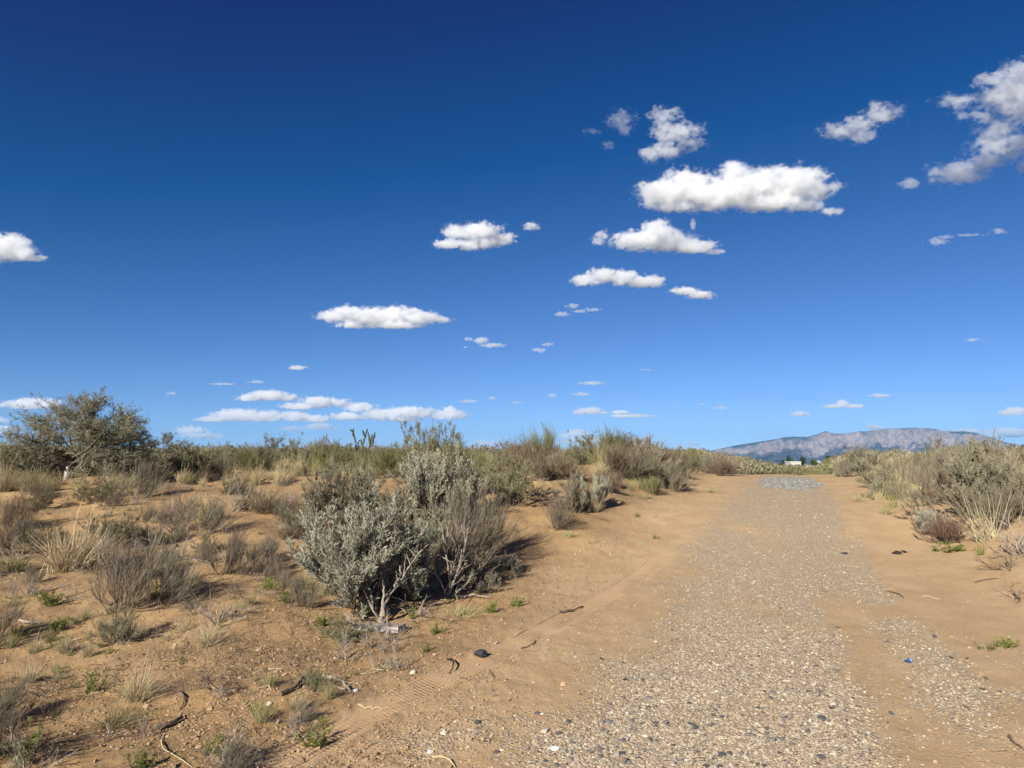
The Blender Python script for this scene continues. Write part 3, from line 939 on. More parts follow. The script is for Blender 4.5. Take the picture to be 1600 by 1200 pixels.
def forb(seed, h=.22, wdt=.26, n=14, leaf=(.030, .010)):
    """small green weed: a few upright stems with leaves"""
    g = np.random.default_rng(seed)
    D = rand_dirs(n, g, 4, 52)
    P0 = np.concatenate([g.normal(size=(n, 2)) * wdt * .10, np.full((n, 1), -.01)], 1)
    P, _ = grow(P0, D, h * g.uniform(.5, 1.1, n), 5, g, .5, .08)
    st = join([ribbons(P, np.full((n, 5), .0035), g)])
    k = np.repeat(np.arange(n), 24)
    b, d = at_t(P, k, g.uniform(.15, 1, len(k)))
    return st, join([leaves(b, deflect(d, g.uniform(25, 70, len(k)), g), g.uniform(.5, 1.3, len(k)) * leaf[0], g.uniform(.6, 1.2, len(k)) * leaf[1], g)])

def bare(seed, h=.6, wdt=.8, n1=9, n2=36, r1=.010, lean=(.1, 0), tilt=(15, 85)):
    """dead shrub: twisted bare branches"""
    g = np.random.default_rng(seed)
    P1, P2, R1, R2 = woody(g, n1, n2, h, wdt, tilt, .35, .22, r1, lean, (20, 60))
    n3 = n2 * 4
    i = g.integers(0, n2, n3)
    b, d = at_t(P2, i, g.uniform(.3, 1, n3))
    P3, _ = grow(b, deflect(d, g.uniform(15, 50, n3), g), g.uniform(.05, .16, n3) * h, 3, g, .3, .2)
    return join([tubes(P1, R1, 5), tubes(P2, R2, 4), tubes(P3, np.full((n3, 3), r1 * .16), 3)])

M_SAGE = leaf_material('sage_leaf', (.195, .180, .118), (.445, .420, .290), .22)
M_SAGEG = leaf_material('sage_leaf_green', (.26, .256, .185), (.57, .56, .43), .22)
M_GREY = leaf_material('dry_twig', (.110, .092, .068), (.32, .275, .20), .1)
M_BROWN = leaf_material('brown_twig', (.105, .078, .055), (.26, .200, .140), .1)
M_RED = leaf_material('reddish_twig', (.125, .075, .055), (.25, .165, .12), .1)
M_OLIVE = leaf_material('olive_leaf', (.14, .142, .072), (.35, .335, .19), .25)
M_GREEN = leaf_material('green_brush', (.145, .145, .065), (.35, .33, .165), .25)
M_WEED = leaf_material('weed_leaf', (.10, .13, .032), (.25, .29, .08), .3)
M_STRAW = leaf_material('straw', (.36, .29, .155), (.70, .60, .37), .2)
M_STRAWG = leaf_material('green_straw', (.22, .20, .085), (.50, .45, .23), .25)
M_PALE = leaf_material('pale_stalk', (.42, .36, .22), (.66, .58, .39), .15)
M_STEM = wood_material('stem_bark', (.085, .065, .046), (.20, .155, .115), 60)
M_DEAD = wood_material('weathered_wood', (.19, .16, .125), (.37, .32, .26), 50)
M_BARK = wood_material('dark_bark', (.085, .06, .042), (.20, .15, .11), 30)
M_CHAR = plain('charred_wood', (.035, .028, .022))

KIND_H, KIND_W = {}, {}
PROTO = {}                                  # kind -> list of [(part name, mesh)]
def proto(kind, gen, mats, names, seeds, **kw):
    PROTO[kind] = []
    hs, ws = [], []
    for s in seeds:
        r = gen(s, **kw)
        if not isinstance(r[0], tuple):
            r = (r,)
        hs.append(np.percentile(r[-1][0][:, 2], 98.5))
        ws.append(np.percentile(r[-1][0][:, 0], 98.5) - np.percentile(r[-1][0][:, 0], 1.5))
        ms = []
        for (V, Fs, T), m, nm in zip(r, mats, names):
            ms.append((nm, mesh_from(nm, V, Fs, m, tint=T)))
        PROTO[kind].append(ms)
    KIND_H[kind], KIND_W[kind] = float(np.mean(hs)), float(np.mean(ws))

SF = ('stems', 'foliage')
proto('sage', sage, (M_STEM, M_SAGE), SF, (1, 2, 3, 4, 5))
proto('sage_green', sage, (M_STEM, M_SAGEG), SF, (6, 7, 8), h=.95, wdt=1.25, dense=1.5, leaf=(.038, .0074))
proto('broom', broom, (M_STEM, M_GREY), ('stems', 'twigs'), (11, 12, 13, 14))
proto('brown', broom, (M_STEM, M_BROWN), ('stems', 'twigs'), (15, 16, 17), lean=(.08, 0), h=.75)
proto('red', broom, (M_STEM, M_RED), ('stems', 'twigs'), (18,), lean=(-.15, 0), h=.35, wdt=.6, n=700)
proto('olive', leafy, (M_STEM, M_OLIVE), SF, (21, 22, 23, 24))
proto('green', broom, (M_STEM, M_GREEN), SF, (25, 26, 27, 28), lean=(.05, 0), h=.8, wdt=1.0, n=1000, fluff=1.5, width=.0042, tilt=(4, 55))
proto('straw', tuft, (M_STRAW,), ('blades',), (31, 32, 33, 34), seedheads=8)
proto('strawg', tuft, (M_STRAWG,), ('blades',), (35, 36, 37, 38), seedheads=5, n=300)
proto('pale', tuft, (M_PALE,), ('blades',), (39,), h=1.0, wdt=.5, n=44, width=.0075, droop=.15, lean=(-.30, 0))
proto('weed', forb, (M_WEED, M_WEED), ('stems', 'leaves'), (41, 42, 43, 44, 45))
proto('weed_tall', forb, (M_WEED, M_WEED), ('stems', 'leaves'), (46, 47), h=.36, wdt=.30, n=18, leaf=(.045, .012))
proto('bare', bare, (M_DEAD,), ('branches',), (51, 52, 53, 54))
proto('bare_dark', bare, (M_BARK,), ('branches',), (55, 56), tilt=(40, 88))

KIND_NAME = {'sage': 'sagebrush', 'sage_green': 'sagebrush', 'broom': 'dry_shrub', 'brown': 'dry_shrub', 'red': 'dry_shrub', 'olive': 'saltbush', 'green': 'green_shrub',
             'straw': 'grass_tuft', 'strawg': 'grass_tuft', 'pale': 'grass_tuft', 'weed': 'weed', 'weed_tall': 'weed', 'bare': 'dead_shrub', 'bare_dark': 'dead_shrub'}
KIND_CAT = {'sagebrush': 'shrub', 'dry_shrub': 'shrub', 'saltbush': 'shrub', 'green_shrub': 'shrub', 'grass_tuft': 'grass tuft', 'weed': 'weed', 'dead_shrub': 'dead shrub'}
LEANING = {'broom', 'pale', 'straw', 'strawg', 'red'}

def plant(kind, pos, h, wd=None, label=None, group=None, rz=None, var=None, tilt=0.0, parts=True):
    """a plant h metres high and wd across at pos"""
    v = PROTO[kind][random.randrange(len(PROTO[kind])) if var is None else var]
    sz = h / KIND_H[kind]
    sx = (wd / KIND_W[kind]) if wd else sz
    nm = KIND_NAME[kind]
    if rz is None:
        rz = random.uniform(-.6, .6) if kind in LEANING else random.uniform(0, 2 * PI)
    if len(v) == 1:
        o = link(nm, v[0][1])
    else:
        o = link(nm, None)
        for pn, me in v:
            link(pn, me, o)
    o.location = pos
    o.rotation_euler = (0, tilt, rz)
    o.scale = (sx, sx, sz)
    return tag(o, label, KIND_CAT[nm], group)

def dist_of(p):
    return math.hypot(p[0], p[1])

def hero(kind, px, py, hpx, wpx, label, group=None, sink=.02, **kw):
    """plant standing on the spot of ground seen at (px, py), as tall and wide as the photograph shows it"""
    p = at(px, py)
    d = p[1]
    p[2] -= sink
    return plant(kind, p, hpx * d / F, wpx * d / F, label, group, **kw)

LAND = [(122, 19, 'leafy tree'), (560, 23, 'cactus'), (108, 8.6, 'big straw clump'), (195, 7.4, 'large grey shrub pair'), (585, 7.6, 'big sagebrush cluster'), (760, 17, 'bare sandy knoll'), (600, 6.6, 'broken plank'),
        (752, 6.0, 'lone black stone'), (1545, 10, 'fan of pale stalks'), (1535, 12, 'biggest right bank sagebrush'), (1485, 9.8, 'reddish brown mounded shrub'), (900, 12.5, 'berm sagebrush pair'), (1132, 21, 'round dark shrub by the far trail'),
        (1235, 19.3, 'pale gravel patch'), (322, 6.3, 'lone pale grass tuft'), (36, 4.4, 'tall weed in the corner'), (265, 4.9, 'dark curved stick'), (280, 9.6, 'little sand scarp'), (352, 8.2, 'upright grey stalk bundle'),
        (670, 18.5, 'tall skyline olive bushes'), (1570, 6.2, 'green plant on the right sand'), (1345, 19, 'twin sagebrush at the bank top'), (1425, 16, 'grey shrub amid the right bank'), (1462, 24, 'dark bush against the mountain'),
        (1590, 21, 'skyline end at the right edge'), (20, 11.5, 'dark rounded shrub at the left edge'), (845, 19, 'tall green skyline shrub'), (1040, 17, 'dark shrub behind the berm'), (470, 5.6, 'small yellow green shrub'), (410, 13, 'pale straw tuft on dark shrubs'),
        (1200, 38, 'far end of the trail'), (330, 22, 'skyline brush beside the tree'), (960, 24, 'brush beyond the berm')]
ORD = ['', 'second ', 'third ', 'fourth ', 'fifth ', 'sixth ', 'seventh ', 'eighth ', 'ninth ', 'tenth ', 'eleventh ', 'twelfth ', 'thirteenth ', 'fourteenth ', 'fifteenth ', 'sixteenth ', 'seventeenth ', 'eighteenth ', 'nineteenth ', 'twentieth ']
DESC = {'sagebrush': 'grey sagebrush', 'dry_shrub': 'dry twiggy shrub', 'saltbush': 'olive leafed bush', 'green_shrub': 'yellow green shrub', 'grass_tuft': 'dry grass tuft', 'weed': 'small green weed', 'dead_shrub': 'bare dead shrub'}
FILL = []
def name_fills():
    """say of each filling plant which landmark it stands by, and which one it is counting outward from there"""
    rows = {}
    for o, nm, px, y in FILL:
        best = None
        for lp, ly, ph in LAND:
            a, b = (px - lp) / 260.0, math.log(y / ly) * 2.2
            q = math.hypot(a, b)
            if best is None or q < best[0]:
                way = ('behind' if b > 0 else 'in front of') if abs(b) > abs(a) else ('right of' if a > 0 else 'left of')
                best = (q, way, ph)
        rows.setdefault((DESC[nm], best[1], best[2]), []).append((best[0], o))
    for (ds, way, ph), v in rows.items():
        v.sort(key=lambda r: r[0])
        for i, (_, o) in enumerate(v):
            o['label'] = (ORD[i] if i < 20 else 'outlying ') + ('nearest ' if len(v) > 1 else '') + ds + ' ' + way + ' the ' + ph
# ------------------------------------------------------------------ uncountable small stuff: instanced on points
def hidden_collection(name, meshes):
    col = bpy.data.collections.new(name)
    for i, me in enumerate(meshes):
        o = bpy.data.objects.new(name + '_%02d' % i, me)
        col.objects.link(o)
    return col

def strew(name, P, rot, scl, rnd, meshes):
    me = bpy.data.meshes.new(name)
    me.vertices.add(len(P))
    me.vertices.foreach_set('co', np.asarray(P, np.float32).ravel())
    for nm, ty, key, v in (('rot', 'FLOAT_VECTOR', 'vector', rot), ('scl', 'FLOAT_VECTOR', 'vector', scl), ('rnd', 'FLOAT', 'value', rnd), ('pick', 'INT', 'value', rng.integers(0, len(meshes), len(P)))):
        a = me.attributes.new(nm, ty, 'POINT')
        a.data.foreach_set(key, np.asarray(v, np.int32 if ty == 'INT' else np.float32).ravel())
    for m in meshes:
        for mm in m.materials:
            if mm.name not in me.materials:
                me.materials.append(mm)
    o = link(name, me)
    ng = bpy.data.node_groups.new(name, 'GeometryNodeTree')
    ng.interface.new_socket('Geometry', in_out='INPUT', socket_type='NodeSocketGeometry')
    ng.interface.new_socket('Geometry', in_out='OUTPUT', socket_type='NodeSocketGeometry')
    N = ng.nodes.new
    gi, go = N('NodeGroupInput'), N('NodeGroupOutput')
    ip, ci, e2r = N('GeometryNodeInstanceOnPoints'), N('GeometryNodeCollectionInfo'), N('FunctionNodeEulerToRotation')
    ci.inputs['Collection'].default_value = hidden_collection(name + '_kinds', meshes)
    ci.inputs['Separate Children'].default_value = True
    ci.inputs['Reset Children'].default_value = True
    ip.inputs['Pick Instance'].default_value = True
    def na(nm, ty):
        q = N('GeometryNodeInputNamedAttribute')
        q.data_type = ty
        q.inputs['Name'].default_value = nm
        return q.outputs['Attribute']
    lk = ng.links.new
    lk(gi.outputs[0], ip.inputs['Points'])
    lk(ci.outputs[0], ip.inputs['Instance'])
    lk(na('pick', 'INT'), ip.inputs['Instance Index'])
    lk(na('rot', 'FLOAT_VECTOR'), e2r.inputs[0])
    lk(e2r.outputs[0], ip.inputs['Rotation'])
    lk(na('scl', 'FLOAT_VECTOR'), ip.inputs['Scale'])
    lk(ip.outputs[0], go.inputs[0])
    md = o.modifiers.new('strew', 'NODES')
    md.node_group = ng
    return tag(o, kind='stuff')

def stone_mesh(name, seed, mat, flat=.6, rough=.28, sub=1):
    import bmesh
    g = np.random.default_rng(seed)
    bm = bmesh.new()
    bmesh.ops.create_icosphere(bm, subdivisions=sub, radius=1.0)
    for v in bm.verts:
        v.co = v.co * (1 + rough * g.normal())
        v.co.z *= flat
        v.co.x *= 1.2
    me = bpy.data.meshes.new(name)
    bm.to_mesh(me)
    bm.free()
    me.materials.append(mat)
    return me

def stone_material(name, stops, dust):
    t = NT(name)
    r = t.attr('rnd', 'INSTANCER')
    cr = t.n('ValToRGB')
    t.put(cr.inputs[0], r)
    c = cr.color_ramp
    c.interpolation = 'CONSTANT'
    c.elements[0].color = (*stops[0][1], 1)
    c.elements[1].position = stops[1][0]
    c.elements[1].color = (*stops[1][1], 1)
    for p, q in stops[2:]:
        e = c.elements.new(p)
        e.color = (*q, 1)
    col = t.mix(dust, cr.outputs[0], (0.48, 0.375, 0.25))
    return t.surf(t.bsdf(col, .85, .15))

M_STONE = stone_material('mixed_stones', [(0, (.085, .078, .072)), (.10, (.20, .18, .15)), (.32, (.33, .28, .21)), (.58, (.40, .345, .26)), (.84, (.47, .41, .315)), (.98, (.64, .58, .48))], .30)
M_STONEG = stone_material('grey_stones', [(0, (.13, .13, .122)), (.25, (.20, .20, .187)), (.5, (.26, .258, .24)), (.8, (.38, .375, .345))], .10)
M_CLOD = stone_material('soil_crumbs', [(0, (.23, .145, .08)), (.3, (.30, .195, .115)), (.6, (.36, .245, .148)), (.92, (.17, .11, .065))], .15)

def scatter_pts(n, keep, y0, y1, a0, a1):
    """points spread evenly as the camera sees them: (x, y) with keep(x, y) the chance to stay"""
    r = np.exp(rng.uniform(math.log(y0), math.log(y1), n))
    a = np.radians(rng.uniform(a0, a1, n))
    x, y = r * np.sin(a), r * np.cos(a)
    k = rng.random(n) < keep(x, y)
    return x[k], y[k]

def put_stones(name, xy, size, meshes, sink=.35):
    x, y = xy
    z = height(x, y)
    n = len(x)
    s = size(n, np.hypot(x, y))
    scl = s[:, None] * rng.uniform(.75, 1.25, (n, 3))
    P = np.stack([x, y, z + s * (.55 - sink)], 1)
    rot = np.stack([rng.normal(0, .35, n), rng.normal(0, .35, n), rng.uniform(0, 6.28, n)], 1)
    strew(name, P, rot, scl, rng.random(n), meshes)

M_STONED = stone_material('dark_stones', [(0, (.055, .058, .066)), (.22, (.125, .12, .118)), (.5, (.24, .215, .18)), (.85, (.42, .38, .31))], .06)
STONESD = [stone_mesh('stone', s + 60, M_STONED, .45, .25) for s in range(4)]
STONES = [stone_mesh('stone', s, M_STONE, .42, .22) for s in range(6)]
STONESG = [stone_mesh('stone', s + 10, M_STONEG, .5, .22) for s in range(4)]
CLODS = [stone_mesh('crumb', s + 20, M_CLOD, .5, .3) for s in range(5)]

def lognorm(lo, hi, mid):
    return lambda n, r: np.clip(mid * np.exp(rng.normal(0, .42, n)), lo, hi)

# gravel: where the mask says so, thick near the camera, thinning with distance
put_stones('gravel', scatter_pts(330000, lambda x, y: .72 * np.clip(gravel_mask(x, y) * 1.15, 0, 1) ** 1.7, 3.2, 19, -24, 37), lognorm(.0025, .0145, .0050), STONES, .5)
put_stones('coarse_stones', scatter_pts(9000, lambda x, y: .9 * gravel_mask(x, y) ** 1.5 * sm(8.5, 4.6, y), 3.2, 9, -20, 37), lognorm(.005, .019, .0088), STONESD, .45)
put_stones('loose_pebbles', scatter_pts(26000, lambda x, y: .13 * sm(4.2, 2.2, np.abs(lateral(x, y))) * np.clip(.35 + 1.6 * fbm2(x * 1.7, y * 1.7, 3, 70), 0, 1), 3.2, 18, -37, 37), lognorm(.003, .018, .006), STONES)
px_, py_ = scatter_pts(60000, lambda x, y: .6 * patch_mask(x, y), 15.5, 23, 12, 34)
put_stones('fresh_gravel', (px_, py_), lognorm(.006, .022, .010), STONESG, .5)
def soil_keep(x, y):
    d = lateral(x, y)
    u, v = track_uv(x, y)
    k = np.clip(sm(-1.3, -2.4, d) * (.45 + 1.3 * fbm2(x * .9, y * .9, 3, 71)), 0, 1) + .10 * sm(1.8, 3.0, d) + .05
    return np.clip(k, 0, 1) * (1 - .93 * (1 - sm(.12, .20, np.abs(u))))
put_stones('soil_crumbs', scatter_pts(150000, soil_keep, 3.2, 17, -37, 37), lognorm(.0025, .015, .0048), CLODS, .3)

# dry litter: short bits of twig and straw lying on the left hand ground
def litter_mesh(seed, mat, bent=.25):
    g = np.random.default_rng(seed)
    P = np.zeros((1, 4, 3))
    P[0, :, 0] = np.linspace(-.5, .5, 4)
    P[0, :, 1] = g.normal(size=4) * bent * .3
    P[0, :, 2] = np.abs(g.normal(size=4)) * .05
    V, Fq = tubes(P, np.full((1, 4), .013), 3)
    return mesh_from('bit', V, Fq, mat, tint=np.full(len(V), g.random()))
LITTER = [litter_mesh(i, (M_STEM, M_BARK, M_BARK, M_STRAW, M_STEM)[i % 5]) for i in range(8)]
x, y = scatter_pts(60000, lambda x, y: np.clip(.85 * sm(-2.0, -3.6, lateral(x, y)) * np.clip(.2 + 2.2 * fbm2(x * .8, y * .8, 3, 72), 0, 1) + .05 * sm(2.4, 4, lateral(x, y)) + .012, 0, 1), 3.2, 22, -37, 37)
n = len(x)
s = np.clip(.055 * np.exp(rng.normal(0, .6, n)), .015, .20)
strew('dry_litter', np.stack([x, y, height(x, y) + .004 + .02 * s], 1), np.stack([rng.normal(0, .25, n), rng.normal(0, .12, n), rng.uniform(0, 6.28, n)], 1),
      np.stack([s, s, s * rng.uniform(.7, 1.3, n)], 1), rng.random(n), LITTER)

def crust():
    """a broken sand crust that stands up along two short lines beside the gravel"""
    xs, ys = [], []
    for line in ([(985, 828), (962, 836), (930, 852), (903, 868), (880, 885), (868, 905)], [(860, 872), (873, 861), (888, 853)]):
        w_ = np.array([at(*q)[:2] for q in line])
        for a, b in zip(w_[:-1], w_[1:]):
            m = int(np.hypot(*(b - a)) * 13)
            tt = rng.random(m)
            xs.append(a[0] + (b[0] - a[0]) * tt + rng.normal(0, .035, m))
            ys.append(a[1] + (b[1] - a[1]) * tt + rng.normal(0, .035, m))
    put_stones('sand_crust', (np.concatenate(xs), np.concatenate(ys)), lognorm(.005, .028, .010), CRUST, .25)
CRUST = [stone_mesh('crust_piece', s + 40, plain('sand_crust', (.36, .25, .15), .95, .1), .7, .3) for s in range(3)]
crust()

# ------------------------------------------------------------------ the leafy tree on the left
def leafy_tree():
    g = np.random.default_rng(101)
    base = at(122, 747)
    d = base[1]
    k = d / F                                              # metres per photo pixel at the tree
    o = link('tree', None, loc=base - np.array([0, 0, .04]))
    o.scale = (1, 1, .87)
    tag(o, 'wide leafy tree with a pale gnarled trunk, at the left edge of the brush', 'tree')
    def pt(dx, dz, dy=0.0):
        return np.array([dx * k, dy, dz * k])
    def limb(name, pts, r0, r1, mat, sides=7, parent=o, n=14):
        pts = np.array(pts)
        t = np.linspace(0, 1, n)
        s = np.linspace(0, 1, len(pts))
        Q = np.stack([np.interp(t, s, pts[:, i]) for i in range(3)], 1)
        Q[1:-1] = (Q[:-2] + 2 * Q[1:-1] + Q[2:]) / 4
        Q += g.normal(size=Q.shape) * r0 * .25 * np.linspace(0, 1, n)[:, None]
        V, Fq = tubes(Q[None], (np.linspace(r0, r1, n) * g.uniform(.88, 1.12, n))[None], sides)
        link(name, mesh_from(name, V, Fq, mat, smooth=True, tint=np.full(len(V), .5)), parent)
        return Q
    pale = wood_material('pale_bare_bark', (.26, .225, .195), (.46, .41, .37), 18)
    tr = limb('trunk', [pt(-14, 0), pt(-13, 12), pt(-9, 26), pt(-4, 38)], .095, .075, M_BARK, 9)
    limb('trunk_foot', [pt(-17, -3, -.03), pt(-16, 8, -.045), pt(-14.5, 20, -.045), pt(-12, 27, -.04)], .062, .040, pale, 8)
    limb('trunk', [pt(8, 0, .1), pt(6, 20, .1), pt(14, 40, .1)], .08, .06, M_BARK, 8)
    tips = []
    spec = [((-4, 38), (-50, 60), (-95, 62), -.3), ((-4, 38), (-40, 85), (-80, 95), .2), ((-4, 38), (-18, 90), (-30, 118), -.2), ((-4, 38), (6, 85), (-4, 128), .3), ((14, 40), (20, 90), (24, 132), -.1),
            ((14, 40), (48, 80), (58, 118), .25), ((14, 40), (60, 66), (88, 92), -.35), ((14, 40), (62, 40), (98, 58), .1), ((14, 40), (45, 28), (86, 30), -.5), ((-4, 38), (-40, 36), (-84, 30), .35),
            ((-4, 38), (10, 70), (40, 100), .9), ((14, 40), (0, 80), (-40, 80), 1.0), ((14, 40), (30, 70), (70, 75), .9), ((-4, 38), (-30, 60), (-60, 78), -.9), ((14, 40), (26, 62), (44, 90), -.9), ((14, 40), (30, 46), (60, 50), -1.0), ((-4, 38), (-55, 44), (-100, 40), -.1), ((-4, 38), (-40, 26), (-70, 14), -.3), ((14, 40), (60, 28), (100, 34), .3), ((14, 40), (50, 20), (84, 12), .5), ((-4, 38), (20, 90), (10, 112), -.5), ((14, 40), (56, 92), (74, 106), 0), ((-4, 38), (-50, 78), (-62, 108), 0)]
    for (a, b, c, dy) in spec:
        Q = limb('limb', [pt(*a), pt(*b, dy * .6), pt(*c, dy)], .034, .008, M_BARK, 5)
        tips.append(Q)
    tips = np.array(tips)                                  # (16, 14, 3)
    nb = 620
    idx = g.integers(0, len(tips), nb)
    b, dd = at_t(tips, idx, g.uniform(.22, 1, nb))
    dd = deflect(dd, g.uniform(20, 85, nb), g)
    P2, _ = grow(b, unit(dd), g.uniform(.25, .75, nb), 5, g, .12, .20)
    P2[:, :, 2] = np.maximum(P2[:, :, 2], .16)
    V, Fq = tubes(P2, np.linspace(.008, .003, 5)[None].repeat(nb, 0), 3)
    link('branches', mesh_from('branches', V, Fq, M_STEM, tint=np.full(len(V), .5)), o)
    # leafy twigs; a little thinner on the left where the sky shows through
    ns = 9000
    idx = g.integers(0, nb, ns)
    b, dd = at_t(P2, idx, g.uniform(.05, 1, ns))
    keep = g.random(ns) < np.where(b[:, 0] / k < -25, .62, 1.0)
    b, dd = b[keep], dd[keep]
    ns = len(b)
    dd = deflect(dd, g.uniform(10, 80, ns), g)
    P3, _ = grow(b, unit(dd), g.uniform(.06, .22, ns), 3, g, .1, .15)
    kk = np.repeat(np.arange(ns), 11)
    lb, ld = at_t(P3, kk, g.uniform(0, 1, len(kk)))
    ld = deflect(ld, g.uniform(15, 70, len(kk)), g)
    tint = np.clip(.55 * g.random(ns)[kk] + .45 * g.random(len(kk)), 0, 1)
    m = leaf_material('tree_leaf', (.165, .160, .098), (.44, .42, .29), .22, False)
    V, Fq, T = join([leaves(lb + g.normal(size=lb.shape) * .010, ld, g.uniform(.025, .052, len(kk)), g.uniform(.010, .018, len(kk)), g, tint), ribbons(P3, np.full((ns, 3), .004), g)])
    link('crown', mesh_from('crown', V, Fq, m, tint=T), o)
    # dead pale boughs hanging on the right side
    for a, b_, c in (((30, 40), (60, 52), (84, 80)), ((30, 30), (58, 44), (76, 58)), ((48, 46), (52, 24), (70, 6)), ((56, 42), (44, 20), (42, 2)), ((20, 46), (40, 48), (52, 40)), ((60, 40), (72, 22), (70, 34))):
        limb('dead_bough', [pt(*a, -1.0), pt(*b_, -1.25), pt(*c, -1.3)], .010, .004, M_DEAD, 4)

leafy_tree()

# ------------------------------------------------------------------ cactus on the skyline
def cactus():
    g = np.random.default_rng(55)
    D0 = 23.0
    base = on(560, D0)
    k = D0 / F
    top = EYE + pix_dir(553, 674)[2] / pix_dir(553, 674)[1] * D0
    hh = top - base[2]
    o = tag(link('cactus', None, loc=base - np.array([0, 0, .03])), 'branching jointed cactus, dark against the sky on the skyline', 'cactus')
    m = plain('cactus_skin', (.075, .080, .045), .8, .2, 30, .35)
    def rod(name, a, b, r):
        a, b = np.array(a), np.array(b)
        n = 9
        t = np.linspace(0, 1, n)[:, None]
        Q = a * (1 - t) + b * t + g.normal(size=(n, 3)) * r * .12
        prof = r * np.array([.55, .95, 1, 1.05, 1, 1.05, 1, .85, .3])
        th = np.arange(10) * 2 * PI / 10
        V, Fq = tubes(Q[None], prof[None], 10)
        V = V.reshape(n, 10, 3)
        c = Q[:, None, :]
        V = c + (V - c) * np.where(np.arange(10) % 2, 1.12, .84)[None, :, None]       # ribs
        link(name, mesh_from(name, V.reshape(-1, 3), Fq, m, smooth=True), o)
    S = hh / 42.0                                           # one picture pixel, by height
    def p(x, z, y=0):
        return (x * k, y, z * S)
    segs = [((-2, 4), (-2, 30)), ((-2, 30), (-7, 42)), ((-7, 42), (-11, 45)), ((-7, 38), (-6, 46)), ((-2, 26), (4, 34)), ((8, 4), (9, 28)), ((9, 28), (12, 38)), ((12, 36), (16, 46)), ((12, 37), (8, 44)), ((9, 26), (5, 35)),
            ((18, 6), (19, 28)), ((19, 28), (24, 40)), ((20, 30), (17, 42)), ((22, 34), (28, 38)), ((24, 32), (28, 42)), ((19, 26), (26, 33)), ((-2, 16), (-10, 24)), ((-10, 24), (-16, 27)), ((-10, 23), (-11, 31)), ((9, 14), (3, 24)), ((19, 18), (12, 26)), ((-2, 20), (3, 29))]
    for a, b in segs:
        rod('joint', p(*a, g.normal() * .03), p(*b, g.normal() * .03), .027)

cactus()

# ------------------------------------------------------------------ far side of the rise: houses and trees
def box(V, Fq, x0, x1, y0, y1, z0, z1):
    b = len(V)
    V += [(x, y, z) for z in (z0, z1) for (x, y) in ((x0, y0), (x1, y0), (x1, y1), (x0, y1))]
    Fq += [tuple(b + i for i in f) for f in ((0, 1, 5, 4), (1, 2, 6, 5), (2, 3, 7, 6), (3, 0, 4, 7), (4, 5, 6, 7), (3, 2, 1, 0))]

def zat(py, D):
    d = pix_dir(1240, py)
    return EYE + d[2] / d[1] * D

M_WALL = plain('white_wall', (.44, .42, .385), .8, .2, 3, .05)
M_ROOF = plain('pale_roof', (.50, .48, .45), .7, .2, 3, .08)
M_DOOR = plain('dark_glass', (.05, .055, .06), .4, .5, 3, .2)

def house(px0, px1, py_top, D, label, roof=True):
    k = D / F
    x0, x1 = (px0 - CX) * k, (px1 - CX) * k
    zt = zat(py_top, D)
    zb = float(base_height((x0 + x1) / 2, D)) - .6
    dp = 9.0
    o = tag(link('house', None, loc=((x0 + x1) / 2, D, zb)), label, 'house', 'white buildings beyond the rise')
    hw, hh = (x1 - x0) / 2, zt - zb
    V, Fq = [], []
    box(V, Fq, -hw, hw, 0, dp, 0, hh - (1.1 if roof else 0))
    link('wall', mesh_from('wall', np.array(V), np.array(Fq), M_WALL), o)
    if roof:
        e, r = hh - 1.1, hh
        V = [(-hw - .4, -.4, e), (hw + .4, -.4, e), (hw + .4, dp + .4, e), (-hw - .4, dp + .4, e), (-hw - .4, dp / 2, r), (hw + .4, dp / 2, r)]
        link('roof', mesh_from('roof', np.array(V), [np.array([(0, 1, 5, 4), (2, 3, 4, 5), (3, 2, 1, 0)]), np.array([(0, 4, 3), (1, 2, 5)])], M_ROOF), o)
    else:
        V, Fq = [], []
        box(V, Fq, -hw - .25, hw + .25, -.25, dp + .25, hh, hh + .3)
        link('roof', mesh_from('roof', np.array(V), np.array(Fq), M_ROOF), o)
    for q in np.linspace(-hw * .7, hw * .7, 3):
        V, Fq = [], []
        zm = (hh - 1.1) - 1.5
        box(V, Fq, q - .5, q + .5, -.05, .04, zm, zm + 1.0)
        link('window', mesh_from('window', np.array(V), np.array(Fq), M_DOOR), o)

house(1229, 1241, 725.6, 330, 'nearest low white building beyond the rise, with a pale roof', roof=True)
house(1232, 1249, 721.6, 470, 'long white building just behind the nearest one beyond the rise', roof=False)
house(1271, 1281, 720.0, 520, 'small white house between the two trees right of the other buildings')

